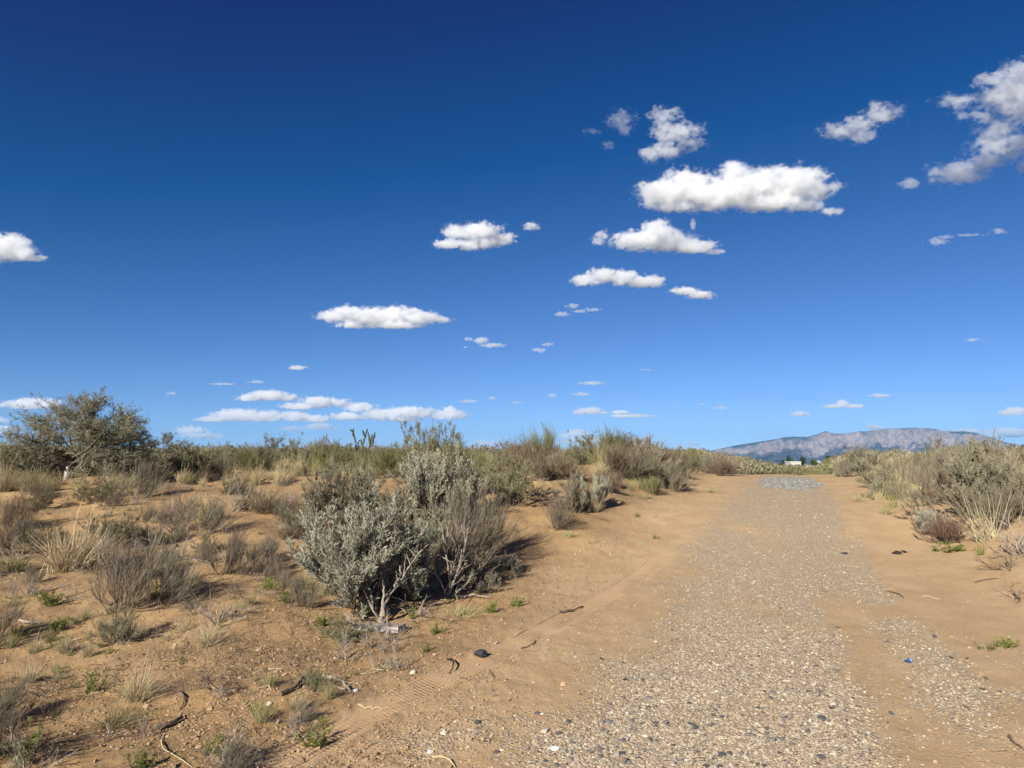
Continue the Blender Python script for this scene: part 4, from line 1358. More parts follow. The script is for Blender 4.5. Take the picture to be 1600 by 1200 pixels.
def far_tree(px, py_top, wpx, D, label, kind='round', tone=(.035, .055, .022)):
    g = np.random.default_rng(int(px * 7 + D))
    k = D / F
    x = (px - CX) * k
    zt = zat(py_top, D)
    zb = float(base_height(x, D)) - .3
    hh, ww = zt - zb, wpx * k / 2
    o = tag(link('broadleaf_tree', None, loc=(x, D, zb)), label, 'tree', 'trees beyond the rise')
    P = np.array([[(0, 0, 0), (.1, 0, hh * .25), (0, .1, hh * .5), (.1, 0, hh * .8)]])
    V, Fq = tubes(P, np.array([[.35, .28, .2, .08]]), 7)
    link('trunk', mesh_from('trunk', V, Fq, M_BARK), o)
    n = 1500
    c = g.normal(size=(16, 3)) * np.array([.42, .42, .30]) * np.array([ww, ww, hh / 2])
    c[:, 2] += hh * .60
    i = g.integers(0, 16, n)
    q = g.normal(size=(n, 3))
    q = q / np.linalg.norm(q, axis=1)[:, None] * g.random(n)[:, None] ** .4
    L = c[i] + q * np.array([ww, ww, hh / 2]) * .42
    L[:, 2] = np.clip(L[:, 2], hh * .12, hh)
    L[:, :2] = np.clip(L[:, :2], -ww * 1.05, ww * 1.05)
    m = leaf_material('tree_foliage', tuple(v * .6 for v in tone), tuple(v * 1.9 for v in tone), .2, False)
    V, Fq, T = leaves(L, g.normal(size=(n, 3)), g.uniform(.5, 1.0, n) * ww * .30, g.uniform(.4, .7, n) * ww * .22, g)
    link('crown', mesh_from('crown', V, Fq, m, tint=T), o)

far_tree(1231, 711, 13, 480, 'tall rounded tree standing behind the white buildings, left of the pair')
far_tree(1251, 711, 12, 500, 'slim taller tree right beside the white buildings')
far_tree(1267, 717.5, 13, 380, 'low bright green bushy tree right of the white buildings', tone=(.05, .085, .025))
far_tree(1293, 713.5, 16, 300, 'dark green tree at the right end of the gap, by the brush', tone=(.028, .05, .02))
far_tree(1222, 717, 6, 520, 'smallest narrow tree left of the tall rounded tree', tone=(.03, .045, .02))
far_tree(1217, 722, 14, 300, 'brownish bushy tree left of the white buildings', tone=(.085, .058, .035))
far_tree(1225, 728, 14, 220, 'dark green bush in front of the nearest white building', tone=(.035, .06, .018))
# ------------------------------------------------------------------ plants one can tell apart
G_L = 'shrubs on the sandy ground left of the trail'
# left hand ground, back to front
hero('olive', 272, 744, 62, 100, 'dark olive bush in the shade just right of the leafy tree', sink=.05)
hero('olive', 40, 752, 62, 120, 'low olive bush under the left side of the leafy tree', sink=.05)
hero('green', 10, 742, 50, 90, 'green brushy shrub at the left edge behind the leafy tree', sink=.04)
hero('broom', 215, 780, 62, 62, 'grey windswept shrub right in front of the dark olive bush', tilt=.35)
hero('olive', 150, 783, 34, 62, 'small olive shrub in front of the pale trunk foot')
hero('bare', 172, 776, 50, 50, 'bare pale dead shrub beside the small olive shrub')
hero('brown', 52, 757, 24, 30, 'little dark brown shrub left of the pale trunk foot')
hero('straw', 4, 768, 62, 44, 'tall pale grass clump at the left edge of the picture, upper one', tilt=.1)
hero('brown', 22, 826, 56, 62, 'dark brown rounded shrub at the left edge below the tall pale grass clump')
hero('bare', 28, 845, 36, 48, 'bare twiggy shrub in front of the dark brown rounded shrub')
hero('strawg', 20, 893, 44, 60, 'thin grass clump in the shade at the left edge')
hero('straw', 108, 892, 96, 98, 'big straw coloured grass clump on the left slope', var=0)
hero('straw', 140, 885, 80, 70, 'straw grass clump leaning against the big one on its right', var=1)
hero('broom', 188, 955, 104, 108, 'large grey fine twigged shrub in front of the big straw clump', var=0)
hero('broom', 240, 948, 96, 100, 'large grey windswept shrub beside the large fine twigged one', var=1, tilt=.18)
hero('broom', 205, 905, 66, 80, 'grey shrub between the big straw clump and the large grey pair', var=2)
hero('olive', 180, 1005, 56, 62, 'small pale leafed shrub below the large grey pair')
hero('broom', 278, 832, 62, 66, 'grey shrub on the lip of the little sand scarp', var=3)
hero('broom', 318, 838, 64, 66, 'grey green shrub right of the one on the scarp lip', var=1)
hero('strawg', 322, 812, 52, 52, 'yellow green grass clump growing out of the scarp shrubs')
hero('bare', 366, 800, 46, 56, 'pale bare shrub right of the yellow green grass clump')
hero('straw', 405, 798, 46, 48, 'pale straw tuft standing on the dark shrub patch')
hero('brown', 418, 803, 34, 60, 'low dark shrub below the pale straw tuft')
hero('broom', 352, 897, 84, 54, 'upright bundle of pale grey stalks', tilt=.1, var=2)
hero('pale', 362, 896, 88, 36, 'sparse tall pale stalks among the grey bundle', var=0)
hero('broom', 398, 900, 52, 70, 'low grey shrub right of the upright grey bundle', var=0, tilt=.15)
hero('broom', 445, 815, 38, 42, 'small twiggy shrub left of the big sagebrush cluster', var=3)
hero('bare', 282, 905, 42, 50, 'bare twigs right of the large grey pair')
hero('weed', 78, 945, 26, 44, 'small bright green weed left of the large grey pair')
hero('weed', 90, 985, 24, 40, 'lower green weed by the dead twigs on the left slope')
hero('straw', 322, 1010, 52, 46, 'lone pale grass tuft on bare soil')
hero('strawg', 372, 952, 22, 20, 'tiny green tuft up the slope from the lone pale grass tuft')
hero('weed', 140, 1082, 34, 40, 'dark green weed in the lower left')
hero('straw', 215, 1092, 62, 60, 'ragged straw grass in the lower left')
hero('strawg', 180, 1134, 46, 84, 'spreading yellow green grass in the lower left corner')
hero('bare', 165, 1150, 30, 80, 'grey dead twigs under the spreading yellow green grass')
hero('weed_tall', 36, 1196, 66, 46, 'tall leafy green weed in the bottom left corner')
hero('bare_dark', 62, 1085, 40, 80, 'dark dead branches lying left of the dark green weed')
hero('bare_dark', 72, 1118, 26, 60, 'dark broken branch stump below the dead branches')
hero('bare', 372, 1202, 54, 110, 'grey dead shrub cut by the bottom edge, left of the tyre track')
hero('broom', 345, 1206, 50, 80, 'fine grey shrub cut by the bottom edge beside the dead shrub', var=1)
hero('weed', 215, 1204, 36, 46, 'green weed at the bottom edge')
hero('weed', 328, 1180, 24, 28, 'small green weed beside the grey shrub at the bottom edge')
hero('olive', 490, 1078, 36, 46, 'small yellow green shrub at the end of the dark stick')
hero('broom', 470, 1128, 30, 56, 'small grey shrub below the dark stick', var=2)
hero('olive', 530, 1000, 38, 74, 'low olive shrub left of the broken plank')
hero('weed', 505, 978, 22, 30, 'small green weed above the low olive shrub')
hero('broom', -12, 1128, 70, 100, 'dark shrub cut by the left edge, above the tall corner weed', var=2)
hero('brown', -30, 1192, 90, 110, 'dark shrub mostly outside the left edge by the bottom corner', var=1)
hero('broom', -25, 1010, 80, 100, 'dark twiggy shrub cut by the left edge beside the grey dead stick', var=0)
# the big cluster
hero('sage_green', 562, 948, 150, 190, 'largest silvery green sagebrush at the front of the cluster', var=0, sink=.05)
hero('sage_green', 622, 930, 120, 124, 'silvery sagebrush growing into the right side of the largest one', var=1, sink=.05)
hero('sage', 512, 840, 96, 112, 'grey sagebrush at the left rear of the cluster', var=0, sink=.05)
hero('sage', 560, 815, 88, 130, 'tall grey sagebrush at the rear of the cluster, left', var=1, sink=.05)
hero('sage', 622, 830, 66, 84, 'grey sagebrush in the middle of the cluster', var=2, sink=.05)
hero('sage_green', 672, 812, 96, 92, 'pale sagebrush in the middle rear of the cluster', var=2, sink=.05)
hero('sage', 705, 808, 112, 130, 'grey sagebrush at the right rear of the cluster', var=3, sink=.05)
hero('broom', 700, 902, 136, 120, 'tall thin stemmed brownish shrub at the front right of the cluster', var=2, sink=.04)
hero('sage', 668, 880, 104, 100, 'greyer sagebrush between the silvery and the thin stemmed shrubs', var=3, sink=.04)
hero('broom', 742, 872, 112, 100, 'grey shrub on the right flank of the cluster', var=1, sink=.04)
hero('bare', 700, 930, 110, 110, 'dead branching shrub in the shade at the foot of the cluster', var=1)
hero('sage', 745, 920, 50, 70, 'low dark sagebrush in the shade at the right foot of the cluster', var=4)
hero('sage_green', 795, 892, 26, 40, 'small silvery sagebrush sprig beside the cluster shadow', var=1)
hero('strawg', 512, 930, 52, 40, 'straw grass at the left foot of the largest sagebrush')
hero('bare_dark', 470, 938, 18, 80, 'dead twigs lying left of the largest sagebrush')
hero('bare', 672, 962, 28, 80, 'tangle of dead twigs below the cluster')
hero('strawg', 720, 962, 26, 70, 'low dry grass below the cluster')
hero('weed', 766, 960, 24, 26, 'bright yellow green weed right of the low dry grass')
hero('weed', 805, 948, 18, 28, 'little weed by the dry twigs, farthest right')
hero('weed', 643, 968, 26, 16, 'thin green weed right of the broken stump')
hero('weed', 682, 990, 20, 24, 'small green weed below the tangle of dead twigs')
hero('weed', 668, 1020, 16, 18, 'smallest green weed below the broken plank')
hero('olive', 800, 788, 76, 84, 'olive leafed bush right of the cluster, dark underneath', var=1, sink=.05)
hero('olive', 770, 770, 60, 80, 'olive bush behind the dark bottomed one', var=2, sink=.05)
hero('bare_dark', 760, 800, 22, 70, 'dead twigs under the olive leafed bush')
# berm between the cluster and the trail
hero('sage', 895, 802, 56, 52, 'grey sagebrush on the berm beside the trail', var=0)
hero('sage_green', 932, 796, 46, 40, 'small green sagebrush right of the grey one on the berm', var=2)
hero('straw', 926, 798, 38, 26, 'straw tuft growing between the two berm sagebrushes')
hero('broom', 868, 826, 48, 44, 'pale twiggy shrub on the sand left of the berm sagebrush', var=3)
hero('strawg', 888, 840, 18, 24, 'little grass tuft below the pale twiggy shrub')
hero('brown', 848, 752, 46, 60, 'dark brown shrub above the pale twiggy shrub', var=1)
hero('brown', 885, 750, 42, 56, 'dark grey brown shrub beside the dark brown one', var=2)
hero('broom', 1052, 768, 48, 44, 'grey brown shrub at the end of the berm', var=0)
hero('sage', 1020, 752, 56, 70, 'sagebrush on top of the berm', var=1)
hero('brown', 960, 744, 44, 70, 'brown shrub on top of the berm', var=0)
hero('brown', 1040, 745, 50, 56, 'dark shrub behind the berm sagebrush', var=1)
hero('strawg', 1000, 765, 32, 46, 'grass tuft below the berm sagebrush')
hero('strawg', 1024, 772, 20, 30, 'low green tuft at the foot of the berm')
hero('brown', 1132, 744, 36, 46, 'round dark shrub beside the far trail', var=2)
hero('broom', 1105, 740, 34, 44, 'grey shrub left of the round dark one by the far trail', var=2)
hero('strawg', 1108, 770, 14, 24, 'tiny grass tuft on the sand below the round dark shrub')
hero('weed', 1024, 842, 9, 12, 'tiny weed alone on the sand beside the gravel')
# right hand side
hero('sage', 1530, 812, 116, 150, 'biggest grey sagebrush on the right bank', var=2, sink=.05)
hero('sage', 1585, 800, 100, 110, 'grey sagebrush at the right edge behind the biggest one', var=3, sink=.05)
hero('broom', 1480, 786, 76, 90, 'grey twiggy shrub left of the biggest right bank sagebrush', var=1, tilt=-.3, rz=2.8)
hero('broom', 1568, 830, 70, 90, 'grey windswept shrub below the biggest right bank sagebrush', var=0, rz=2.9)
hero('pale', 1540, 846, 86, 78, 'fan of stiff pale stalks on the right bank', var=0, rz=0)
hero('pale', 1556, 842, 76, 50, 'second bundle of stiff pale stalks, right of the fan', var=0, rz=.5)
hero('red', 1485, 848, 44, 74, 'reddish brown mounded shrub on the right bank', rz=0)
hero('sage_green', 1452, 836, 36, 46, 'small silvery shrub left of the reddish brown one', var=0)
hero('weed', 1478, 862, 16, 60, 'small weeds below the reddish brown shrub')
hero('weed', 1532, 868, 18, 14, 'single weed below the fan of pale stalks')
hero('bare', 1600, 868, 70, 80, 'dead twiggy shrub at the right edge', var=2)
hero('bare_dark', 1575, 888, 26, 80, 'dead twigs lying at the right edge')
hero('bare_dark', 1600, 935, 26, 70, 'bare branch lying on the sand at the right edge', var=0)
hero('weed', 1570, 1012, 20, 40, 'small green plant on the right hand sand')
hero('weed', 1545, 1016, 12, 26, 'lower tiny green plant left of the one on the right hand sand')
hero('strawg', 1340, 784, 18, 24, 'green tuft at the left foot of the right bank')
hero('brown', 1400, 780, 30, 44, 'small brown shrub in the right bank grass', var=1)
hero('bare_dark', 1448, 790, 40, 60, 'curled dark dead branches in front of the right bank grass', var=1)
hero('sage', 1345, 740, 38, 60, 'grey sagebrush at the top left of the right bank', var=0)
hero('sage', 1368, 742, 36, 56, 'second grey sagebrush at the top left of the right bank', var=4)
hero('broom', 1425, 760, 40, 60, 'grey shrub in the middle of the right bank', var=3)

# ------------------------------------------------------------------ brush that fills in: alike plants by area
def fill(kinds, region, n, group, label_of, hrange, depth, seed, asp=1.25, reject=None):
    """plants strewn over a stretch of ground; region: (px0, px1) bearings, depth: (near, far) metres"""
    g = np.random.default_rng(seed)
    random.seed(seed)
    got, tries = [], 0
    while len(got) < n and tries < n * 40:
        tries += 1
        y = math.exp(g.uniform(math.log(depth[0]), math.log(depth[1])))
        px = g.uniform(*region)
        x = (px - CX) / F * y
        d = float(lateral(np.array(x), np.array(y)))
        if (-2.3 < d < 1.75) or (reject and reject(x, y, d)):
            continue
        if any((x - a) ** 2 + (y - b) ** 2 < (.28 * hrange[1]) ** 2 for a, b in got):
            continue
        kd = kinds[g.integers(0, len(kinds))]
        h = g.uniform(*hrange) * (.62 if kd in ('straw', 'strawg') else 1)
        if 1192 < px < 1308 and py_of(x, y, float(base_height(x, y)) + h) < 728:      # the view down the trail stays open
            continue
        got.append((x, y))
        o = plant(kd, (x, y, float(base_height(x, y)) - .04), h, h * KIND_W[kd] / KIND_H[kd] * g.uniform(.85, asp), 'x', group + ', ' + KIND_NAME[kd].replace('_', ' '))
        FILL.append((o, KIND_NAME[kd], px, y))

def names(area):
    return {'sagebrush': 'grey green sagebrush ' + area, 'dry_shrub': 'dry twiggy grey brown shrub ' + area, 'saltbush': 'olive leafed bush ' + area, 'green_shrub': 'yellow green brushy shrub ' + area,
            'grass_tuft': 'dry grass tuft ' + area, 'weed': 'small green weed ' + area, 'dead_shrub': 'bare dead shrub ' + area}

A1 = names('on the skyline between the leafy tree and the cactus')
fill(['green', 'green', 'green', 'sage', 'olive', 'broom'], (255, 545), 46, 'skyline brush left of the cactus', A1, (.42, .74), (18.5, 30), 201)
fill(['green', 'green', 'olive'], (-60, 120), 16, 'brush behind the leafy tree', names('behind the leafy tree'), (.5, .9), (21, 28), 202)
for a, b, c, e, kd, lb in ((300, 21, 44, 90, 'olive', 'low olive bush on the skyline right of the dark shaded bush'), (352, 22, 42, 84, 'sage', 'grey rounded bush on the skyline, third from the leafy tree'), (392, 21, 40, 80, 'olive', 'small olive bush on the skyline under the widest low cloud'), (470, 22.5, 46, 80, 'sage', 'grey green bush on the skyline midway between tree and cactus'), (742, 18, 40, 60, 'olive', 'low olive bush at the left side of the sandy knoll'),
                           (440, 23, 52, 90, 'olive', 'rounded olive bush on the skyline left of the cactus'), (500, 22, 40, 80, 'green', 'yellow green bush right below the cactus'), (640, 19.5, 74, 90, 'olive', 'tall olive bush on the skyline behind the cluster'),
                           (692, 18.5, 82, 76, 'olive', 'tallest olive bush on the skyline, right of its neighbour'), (520, 22.5, 50, 60, 'sage', 'grey bush left beside the cactus'), (600, 21, 42, 80, 'green', 'yellow green bush right of the cactus'),
                           (830, 19, 60, 70, 'brown', 'dark brown skyline shrub right of the sandy knoll'), (850, 20, 66, 60, 'green', 'tall green skyline shrub beside the dark brown one'), (805, 18, 46, 60, 'brown', 'grey brown shrub at the right side of the sandy knoll')):
    p = on(a, b)
    plant(kd, p - np.array([0, 0, .05]), c * b / F, e * b / F, lb)
fill(['green', 'olive', 'sage', 'broom', 'brown'], (560, 760), 26, 'brush behind the cluster', names('behind the big sagebrush cluster'), (.5, .85), (15.5, 26), 203)
fill(['brown', 'sage', 'green', 'broom', 'strawg', 'olive', 'straw'], (790, 1110), 92, 'brush beyond the berm', names('in the brush beyond the berm'), (.45, .85), (15.5, 36), 204)
fill(['broom', 'sage', 'brown', 'strawg', 'green', 'straw'], (930, 1130), 34, 'berm brush', names(''), (.30, .62), (13.8, 22), 212)
fill(['sage', 'broom', 'olive', 'brown'], (1080, 1330), 34, 'brush past the top of the trail', names('past the top of the trail'), (.4, .7), (27, 48), 205, reject=lambda x, y, d: abs(d) < 3.0 and y < 30)
fill(['strawg', 'strawg', 'straw', 'strawg', 'sage', 'broom'], (1290, 1640), 120, 'right bank plants', names(''), (.30, .58), (12.2, 26), 206, reject=lambda x, y, d: px_of(x, y, base_height(x, y)) > 1440 and y < 15.5)
fill(['sage', 'brown', 'green', 'broom', 'olive'], (1300, 1640), 50, 'back of the right bank', names(''), (.42, .68), (17, 34), 207, reject=lambda x, y, d: d < 2.6)
fill(['broom', 'strawg', 'brown', 'bare', 'straw'], (0, 460), 30, 'small left hand shrubs', names('scattered on the left hand ground'), (.16, .34), (8.5, 19), 208)
fill(['broom', 'broom', 'brown', 'bare', 'strawg', 'olive', 'straw'], (-40, 480), 60, 'low left hand scrub', names(''), (.20, .48), (7.0, 18.5), 211)
fill(['weed', 'strawg', 'weed', 'straw'], (0, 560), 70, 'small left hand tufts', names('sprinkled over the left foreground'), (.05, .15), (4.3, 10), 209)
fill(['weed', 'strawg', 'bare_dark'], (900, 1130), 16, 'tiny berm plants', names('on the sandy berm'), (.05, .12), (9, 18), 210)
p = on(1462, 24)
plant('olive', p, 46 * 24 / F, 40 * 24 / F, 'dark bush standing up against the mountain, right bank')
p = on(1520, 22)
plant('sage', p, 40 * 22 / F, 80 * 22 / F, 'grey bush at the back of the right bank below the mountain end')

name_fills()

# ------------------------------------------------------------------ far scrub that reads as one mass
def far_scrub():
    n = 5200
    r = np.exp(rng.uniform(math.log(34), math.log(420), n))
    a = np.radians(rng.uniform(-42, 42, n))
    x, y = r * np.sin(a), r * np.cos(a)
    s = rng.uniform(.6, 1.1, n)
    z = base_height(x, y) - .05
    q = px_of(x, y, z)
    ok = ~((q > 1196) & (q < 1304) & (r < 210) & (py_of(x, y, z + s * .8) < 727.5))
    x, y, z, s, n = x[ok], y[ok], z[ok], s[ok], int(ok.sum())
    ms = []
    for kd in ('sage', 'olive', 'green', 'brown'):
        g = np.random.default_rng(len(kd))
        m = {'sage': M_SAGE, 'olive': M_OLIVE, 'green': M_GREEN, 'brown': M_GREY}[kd]
        q = g.normal(size=(420, 3))
        q /= np.linalg.norm(q, axis=1)[:, None]
        q *= g.random(420)[:, None] ** .35 * np.array([.65, .65, .45])
        q[:, 2] += .40
        q[:, 2] = np.abs(q[:, 2])
        V, Fq, T = leaves(q, q + np.array([0, 0, .2]) + g.normal(size=q.shape) * .2, g.uniform(.10, .22, 420), g.uniform(.03, .07, 420), g)
        ms.append(mesh_from('scrub', V, Fq, m, tint=T))
    strew('far_scrub', np.stack([x, y, z], 1), np.stack([0 * x, 0 * x, rng.uniform(0, 6.28, n)], 1), np.stack([s * rng.uniform(1, 1.6, n), s, s * .95], 1), rng.random(n), ms)
far_scrub()

# grass too thick to count, on the right bank and along the skyline
def undergrowth(name, n, keep, y0, y1, a0, a1, kinds, smin, smax):
    x, y = scatter_pts(n, keep, y0, y1, a0, a1)
    ms = [v[0][1] for kd in kinds for v in PROTO[kd]]
    s = rng.uniform(smin, smax, len(x))
    strew(name, np.stack([x, y, height(x, y) - .01], 1), np.stack([0 * x, 0 * x, rng.uniform(-1, 1, len(x))], 1), np.stack([s, s, s * rng.uniform(.8, 1.2, len(x))], 1), rng.random(len(x)), ms)
undergrowth('bank_grass', 900, lambda x, y: sm(1.9, 2.9, lateral(x, y)) * .8 * ((px_of(x, y, 1.0) < 1440) | (y > 15.5)), 12.5, 30, 20, 42, ('strawg', 'straw'), .45, 1.0)
undergrowth('skyline_grass', 900, lambda x, y: sm(-4.5, -6, lateral(x, y)) * .7, 17.5, 34, -38, 12, ('strawg', 'straw', 'strawg'), .45, 1.0)
undergrowth('dead_twigs', 1100, lambda x, y: sm(-2.2, -3.8, lateral(x, y)) * np.clip(.25 + 1.6 * fbm2(x * .8, y * .8, 3, 75), 0, 1), 3.8, 20, -55, 6, ('bare_dark', 'bare'), .16, .55)
undergrowth('sparse_grass', 2000, lambda x, y: sm(-2.2, -4.0, lateral(x, y)) * np.clip(.1 + 1.4 * fbm2(x * .7, y * .7, 3, 74), 0, 1), 3.6, 18, -55, 5, ('strawg', 'straw'), .10, .34)

# ------------------------------------------------------------------ dead wood and scraps lying about
def stick(px0, py0, px1, py1, r, label, mat=None, name='stick', bend=.12, lift=.01, cat='stick'):
    a, b = at(px0, py0), at(px1, py1)
    n = 9
    g = np.random.default_rng(int(px0 + py0))
    t = np.linspace(0, 1, n)[:, None]
    Q = a * (1 - t) + b * t
    L = np.linalg.norm(b - a)
    side = unit(np.cross(b - a, [0, 0, 1.0])[None])[0]
    Q += side * (np.sin(t * PI) * bend * L * g.choice([-1, 1])) + g.normal(size=(n, 3)) * min(r * .35, L * .012)
    Q[:, 2] = height(Q[:, 0], Q[:, 1]) + r * .8 + lift * np.sin(t[:, 0] * PI)
    o0 = Q[0].copy()
    V, Fq = tubes((Q - o0)[None], (r * np.linspace(1.1, .55, n) * g.uniform(.85, 1.15, n))[None], 7)
    cap = [np.array([list(range(6, -1, -1))]), np.array([[(n - 1) * 7 + i for i in range(7)]])]
    o = link(name, mesh_from(name, V, [Fq] + cap, mat or M_DEAD, smooth=False, tint=np.full(len(V), .5)), loc=o0)
    return tag(o, label, cat)

stick(253, 931, 276, 940, .017, 'pale broken stick right of the large grey pair')
stick(276, 940, 296, 948, .014, 'dark stick end lying after the pale broken stick', M_CHAR)
stick(277, 852, 296, 874, .012, 'pale straight stick below the little sand scarp')
stick(303, 875, 330, 888, .010, 'thin pale stick right of the straight one below the scarp')
stick(244, 1142, 285, 1126, .017, 'dark curved stick in the lower left', M_BARK)
stick(438, 1090, 472, 1060, .015, 'dark stick pointing at the small yellow green shrub', M_BARK)
stick(507, 1058, 545, 1084, .012, 'pale grey stick right of the small yellow green shrub')
stick(512, 1066, 540, 1080, .010, 'second pale stick lying along the first', M_DEAD)
stick(873, 958, 911, 947, .012, 'dark curved twig on the sand beside the gravel', M_BARK)
stick(699, 1031, 702, 1052, .007, 'short dark stub right of the broken plank', M_CHAR, lift=.03)
stick(814, 1012, 836, 999, .005, 'thin forked twig on the sand, mid picture', M_BARK)
stick(1384, 925, 1412, 937, .006, 'thin dark twig on the right hand sand', M_BARK)
stick(1523, 912, 1560, 905, .007, 'forked twig high on the right hand sand', M_BARK)
stick(1500, 1106, 1515, 1110, .006, 'short twig low on the right hand sand', M_BARK)
stick(1577, 1154, 1600, 1172, .007, 'curved dark twig in the lower right corner', M_BARK)
stick(1476, 1028, 1492, 1032, .006, 'small twig in the middle of the right hand sand', M_BARK)
stick(1523, 1076, 1546, 1083, .006, 'dark twig lying right of the fine gravel strip', M_BARK)
stick(30, 972, 64, 976, .012, 'grey dead stick at the left edge', M_DEAD)
stick(56, 1002, 88, 988, .010, 'dark stick by the lower green weed', M_BARK)
stick(0, 1136, 12, 1140, .010, 'stick end cut by the left edge', M_BARK)
stick(258, 1146, 300, 1200, .0032, 'long thin pale twig near the bottom edge', M_STRAW)
stick(560, 1103, 612, 1106, .004, 'hair thin pale stalk by the tyre track', M_STRAW)
stick(676, 1185, 712, 1200, .005, 'pale twig at the bottom edge right of the track', M_STRAW)
stick(272, 1078, 282, 1112, .007, 'dark twig standing above the dark curved stick', M_BARK)

def plank():
    a, b = at(565, 983), at(628, 988)
    o = tag(link('plank', None, loc=(a + b) / 2), 'broken grey weathered plank lying at the foot of the sagebrush cluster', 'plank')
    d = unit((b - a)[None])[0]
    L = np.linalg.norm(b - a)
    ang = math.atan2(d[1], d[0])
    o.rotation_euler = (0, 0, ang)
    g = np.random.default_rng(4)
    nx, ny = 14, 5
    xs, ys = np.linspace(-L / 2, L / 2, nx), np.linspace(-.07, .07, ny)
    V = []
    for z in (.05, .0):
        for x in xs:
            for y in ys:
                e = .05 * (y / .07) * (1 if x == xs[0] else .2 if x == xs[-1] else 0) + (g.normal() * .03 if x in (xs[0],) else 0)
                V.append((x + e, y * (1 + .12 * math.sin(x * 9)), z + g.normal() * .003))
    i = np.arange(nx - 1)[:, None] * ny + np.arange(ny - 1)[None]
    top = np.stack([i, i + ny, i + ny + 1, i + 1], -1).reshape(-1, 4)
    o2 = nx * ny
    bot = top[:, ::-1] + o2
    sd = []
    for k in range(nx - 1):
        for c in (0, ny - 1):
            q = [k * ny + c, (k + 1) * ny + c, (k + 1) * ny + c + o2, k * ny + c + o2]
            sd.append(q if c else q[::-1])
    for c in range(ny - 1):
        for k in (0, nx - 1):
            q = [k * ny + c, k * ny + c + 1, k * ny + c + 1 + o2, k * ny + c + o2]
            sd.append(q if not k else q[::-1])
    t = NT('grey_plank_wood')
    mp = t.n('Mapping')
    mp.inputs['Scale'].default_value = (1.5, 28, 28)
    t.put(mp.inputs[0], t.n('TexCoord').outputs['Object'])
    n = t.noise(mp.outputs[0], 3, 6, .65)
    bmp = t.n('Bump', i_Strength=.8, i_Distance=.006, i_Height=n)
    m = t.surf(t.bsdf(t.mix(t.ramp(n, .35, .65), (.16, .135, .115), (.44, .40, .36)), .9, .15, bmp.outputs[0]))
    link('board', mesh_from('board', np.array(V), np.concatenate([top, bot, np.array(sd)]), m), o)
    for q in range(3):
        P = np.array([[(-L * .5 - .02 * q, -.05 + q * .05, .03), (-L * .62 - .03 * q, -.05 + q * .06, .05), (-L * .8 - .05 * q, -.03 + q * .07, .05 + .03 * q)]])
        Vv, Fq = tubes(P, np.array([[.012, .008, .003]]), 5)
        link('splinter', mesh_from('splinter', Vv, Fq, m), o)
plank()

def dead_stump():
    b = at(598, 975)
    d = b[1]
    k = d / F
    o = tag(link('dead_stump', None, loc=b - np.array([0, 0, .03])), 'dead forked sage trunk with bare branches standing by the broken plank', 'dead trunk')
    g = np.random.default_rng(9)
    def br(name, pts, r0, r1, sides=7):
        pts = np.array([(x * k, y, z * k) for x, z, y in pts])
        n = 12
        s, t = np.linspace(0, 1, len(pts)), np.linspace(0, 1, n)
        Q = np.stack([np.interp(t, s, pts[:, i]) for i in range(3)], 1)
        Q += g.normal(size=Q.shape) * r1 * .5
        V, Fq = tubes(Q[None], (np.linspace(r0, r1, n) * g.uniform(.85, 1.15, n))[None], sides)
        link(name, mesh_from(name, V, Fq, M_DEAD, smooth=True, tint=np.full(len(V), .5)), o)
    br('trunk', [(0, 0, 0), (-2, 12, 0), (0, 24, 0), (2, 36, .02)], .030, .018)
    br('branch', [(0, 24, 0), (0, 42, 0), (1, 62, 0), (-1, 70, 0)], .015, .006)
    br('branch', [(2, 34, 0), (8, 48, .1), (20, 62, .15), (30, 78, .2), (48, 104, .25), (62, 118, .3)], .017, .004)
    br('branch', [(14, 57, .12), (24, 76, .1), (22, 90, .1)], .014, .005)
    br('branch', [(-2, 8, 0), (-12, 24, -.05), (-22, 44, -.05), (-32, 64, -.05)], .011, .004)
    br('branch', [(-14, 28, -.05), (-18, 48, 0), (-26, 66, 0)], .012, .004)
    br('branch', [(20, 62, .15), (34, 68, .25), (56, 78, .35)], .010, .003)
    for q in range(9):
        a = [(0, 42), (4, 42), (20, 62), (30, 78), (40, 92), (-12, 24), (-22, 44), (48, 104), (24, 76)][q]
        e = g.normal(size=2) * np.array([14, 6]) + np.array([4, 16])
        br('twig', [(a[0], a[1], .05), (a[0] + e[0] * .5, a[1] + e[1] * .6, .08), (a[0] + e[0], a[1] + e[1], .1 + .1 * g.random())], .005, .002, 4)
dead_stump()

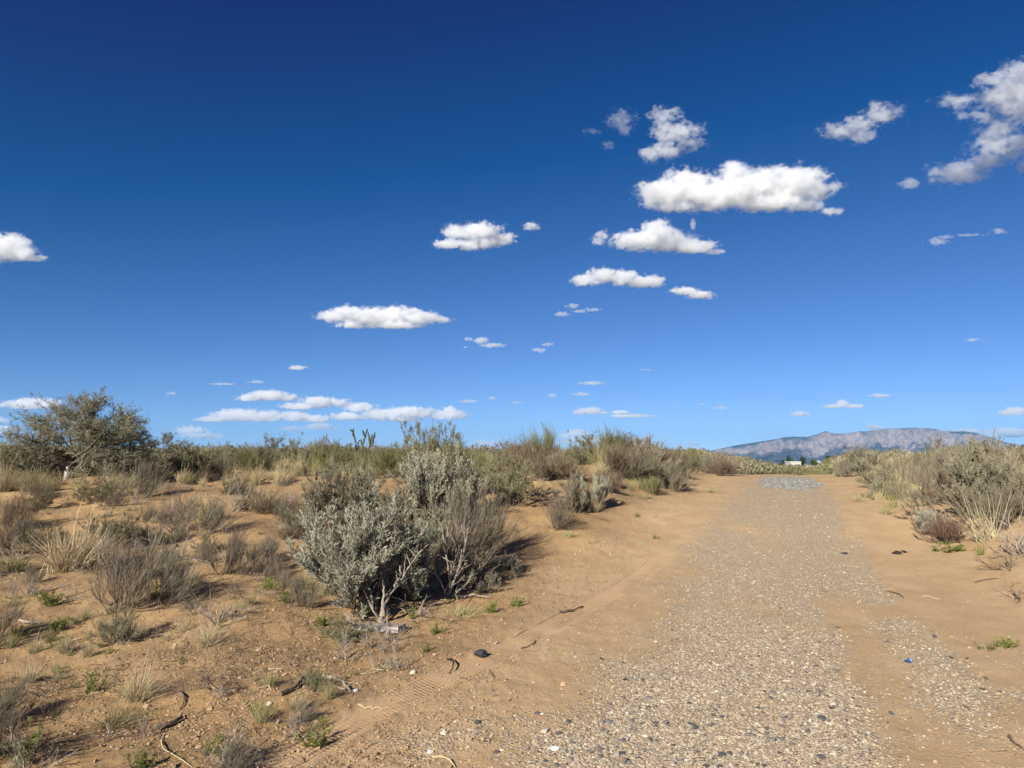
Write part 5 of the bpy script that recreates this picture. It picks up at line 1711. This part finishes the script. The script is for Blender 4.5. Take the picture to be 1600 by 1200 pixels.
def lump(px, py, w_px, h_px, label, name, col, cat, seed=0, rough=.22):
    p = at(px, py)
    k = p[1] / F
    me = stone_mesh(name, seed + 80, plain(name + '_surface', col, .75, .3, 40, .35), .8, rough, 2)
    o = link(name, me, loc=p + np.array([0, 0, h_px * k * .30]))
    o.scale = (w_px * k / 2.3, w_px * k / 2.6, h_px * k / 1.7)
    return tag(o, label, cat)
lump(752, 1026, 18, 11, 'lone black stone on the sand right of the stub', 'stone', (.030, .030, .033), 'stone', 1)
lump(1320, 866, 9, 4, 'flat black scrap on the right edge of the gravel', 'stone', (.03, .03, .03), 'stone', 2)
lump(1401, 866, 12, 6, 'black lump of charred wood on the right hand sand', 'charred_wood', (.035, .026, .02), 'charred wood', 3, .4)
lump(1412, 864, 8, 4, 'smaller black lump right of the charred wood', 'charred_wood', (.035, .026, .02), 'charred wood', 4, .4)
lump(555, 1082, 10, 7, 'pale grey stone at the end of the pale sticks', 'stone', (.45, .43, .40), 'stone', 5)
lump(421, 1104, 8, 6, 'white pebble left of the dark stick', 'stone', (.66, .60, .52), 'stone', 6)
lump(646, 1053, 9, 6, 'pale stone above the tyre track', 'stone', (.58, .48, .36), 'stone', 7)
lump(868, 1173, 12, 7, 'largest white pebble at the edge of the gravel', 'stone', (.74, .70, .64), 'stone', 8)
lump(672, 1178, 9, 6, 'small white pebble below the tyre track', 'stone', (.66, .60, .52), 'stone', 9)
lump(694, 1148, 10, 6, 'tan pebble just below the tyre track', 'stone', (.58, .50, .40), 'stone', 10)
lump(1540, 1063, 6, 5, 'dark pebble among pale chips on the right hand sand', 'stone', (.08, .07, .06), 'stone', 11)

def scrap():
    p = at(1420, 1037)
    k = p[1] / F
    g = np.random.default_rng(3)
    n = 6
    xs = np.linspace(-1, 1, n)
    V = [(x * 4.2 * k * (1 + .25 * g.normal()), y * 3.8 * k * (1 + .25 * g.normal()), (abs(g.normal()) * 3 + 1.0) * k) for x in xs for y in xs]
    me = mesh_from('plastic_scrap', np.array(V), grid_faces(n, n), plain('blue_plastic', (.03, .075, .19), .4, .5, 40, .3))
    md = link('plastic_scrap', me, loc=p)
    s = md.modifiers.new('thickness', 'SOLIDIFY')
    s.thickness = .002
    tag(md, 'crumpled blue plastic scrap on the fine gravel strip', 'litter')
scrap()
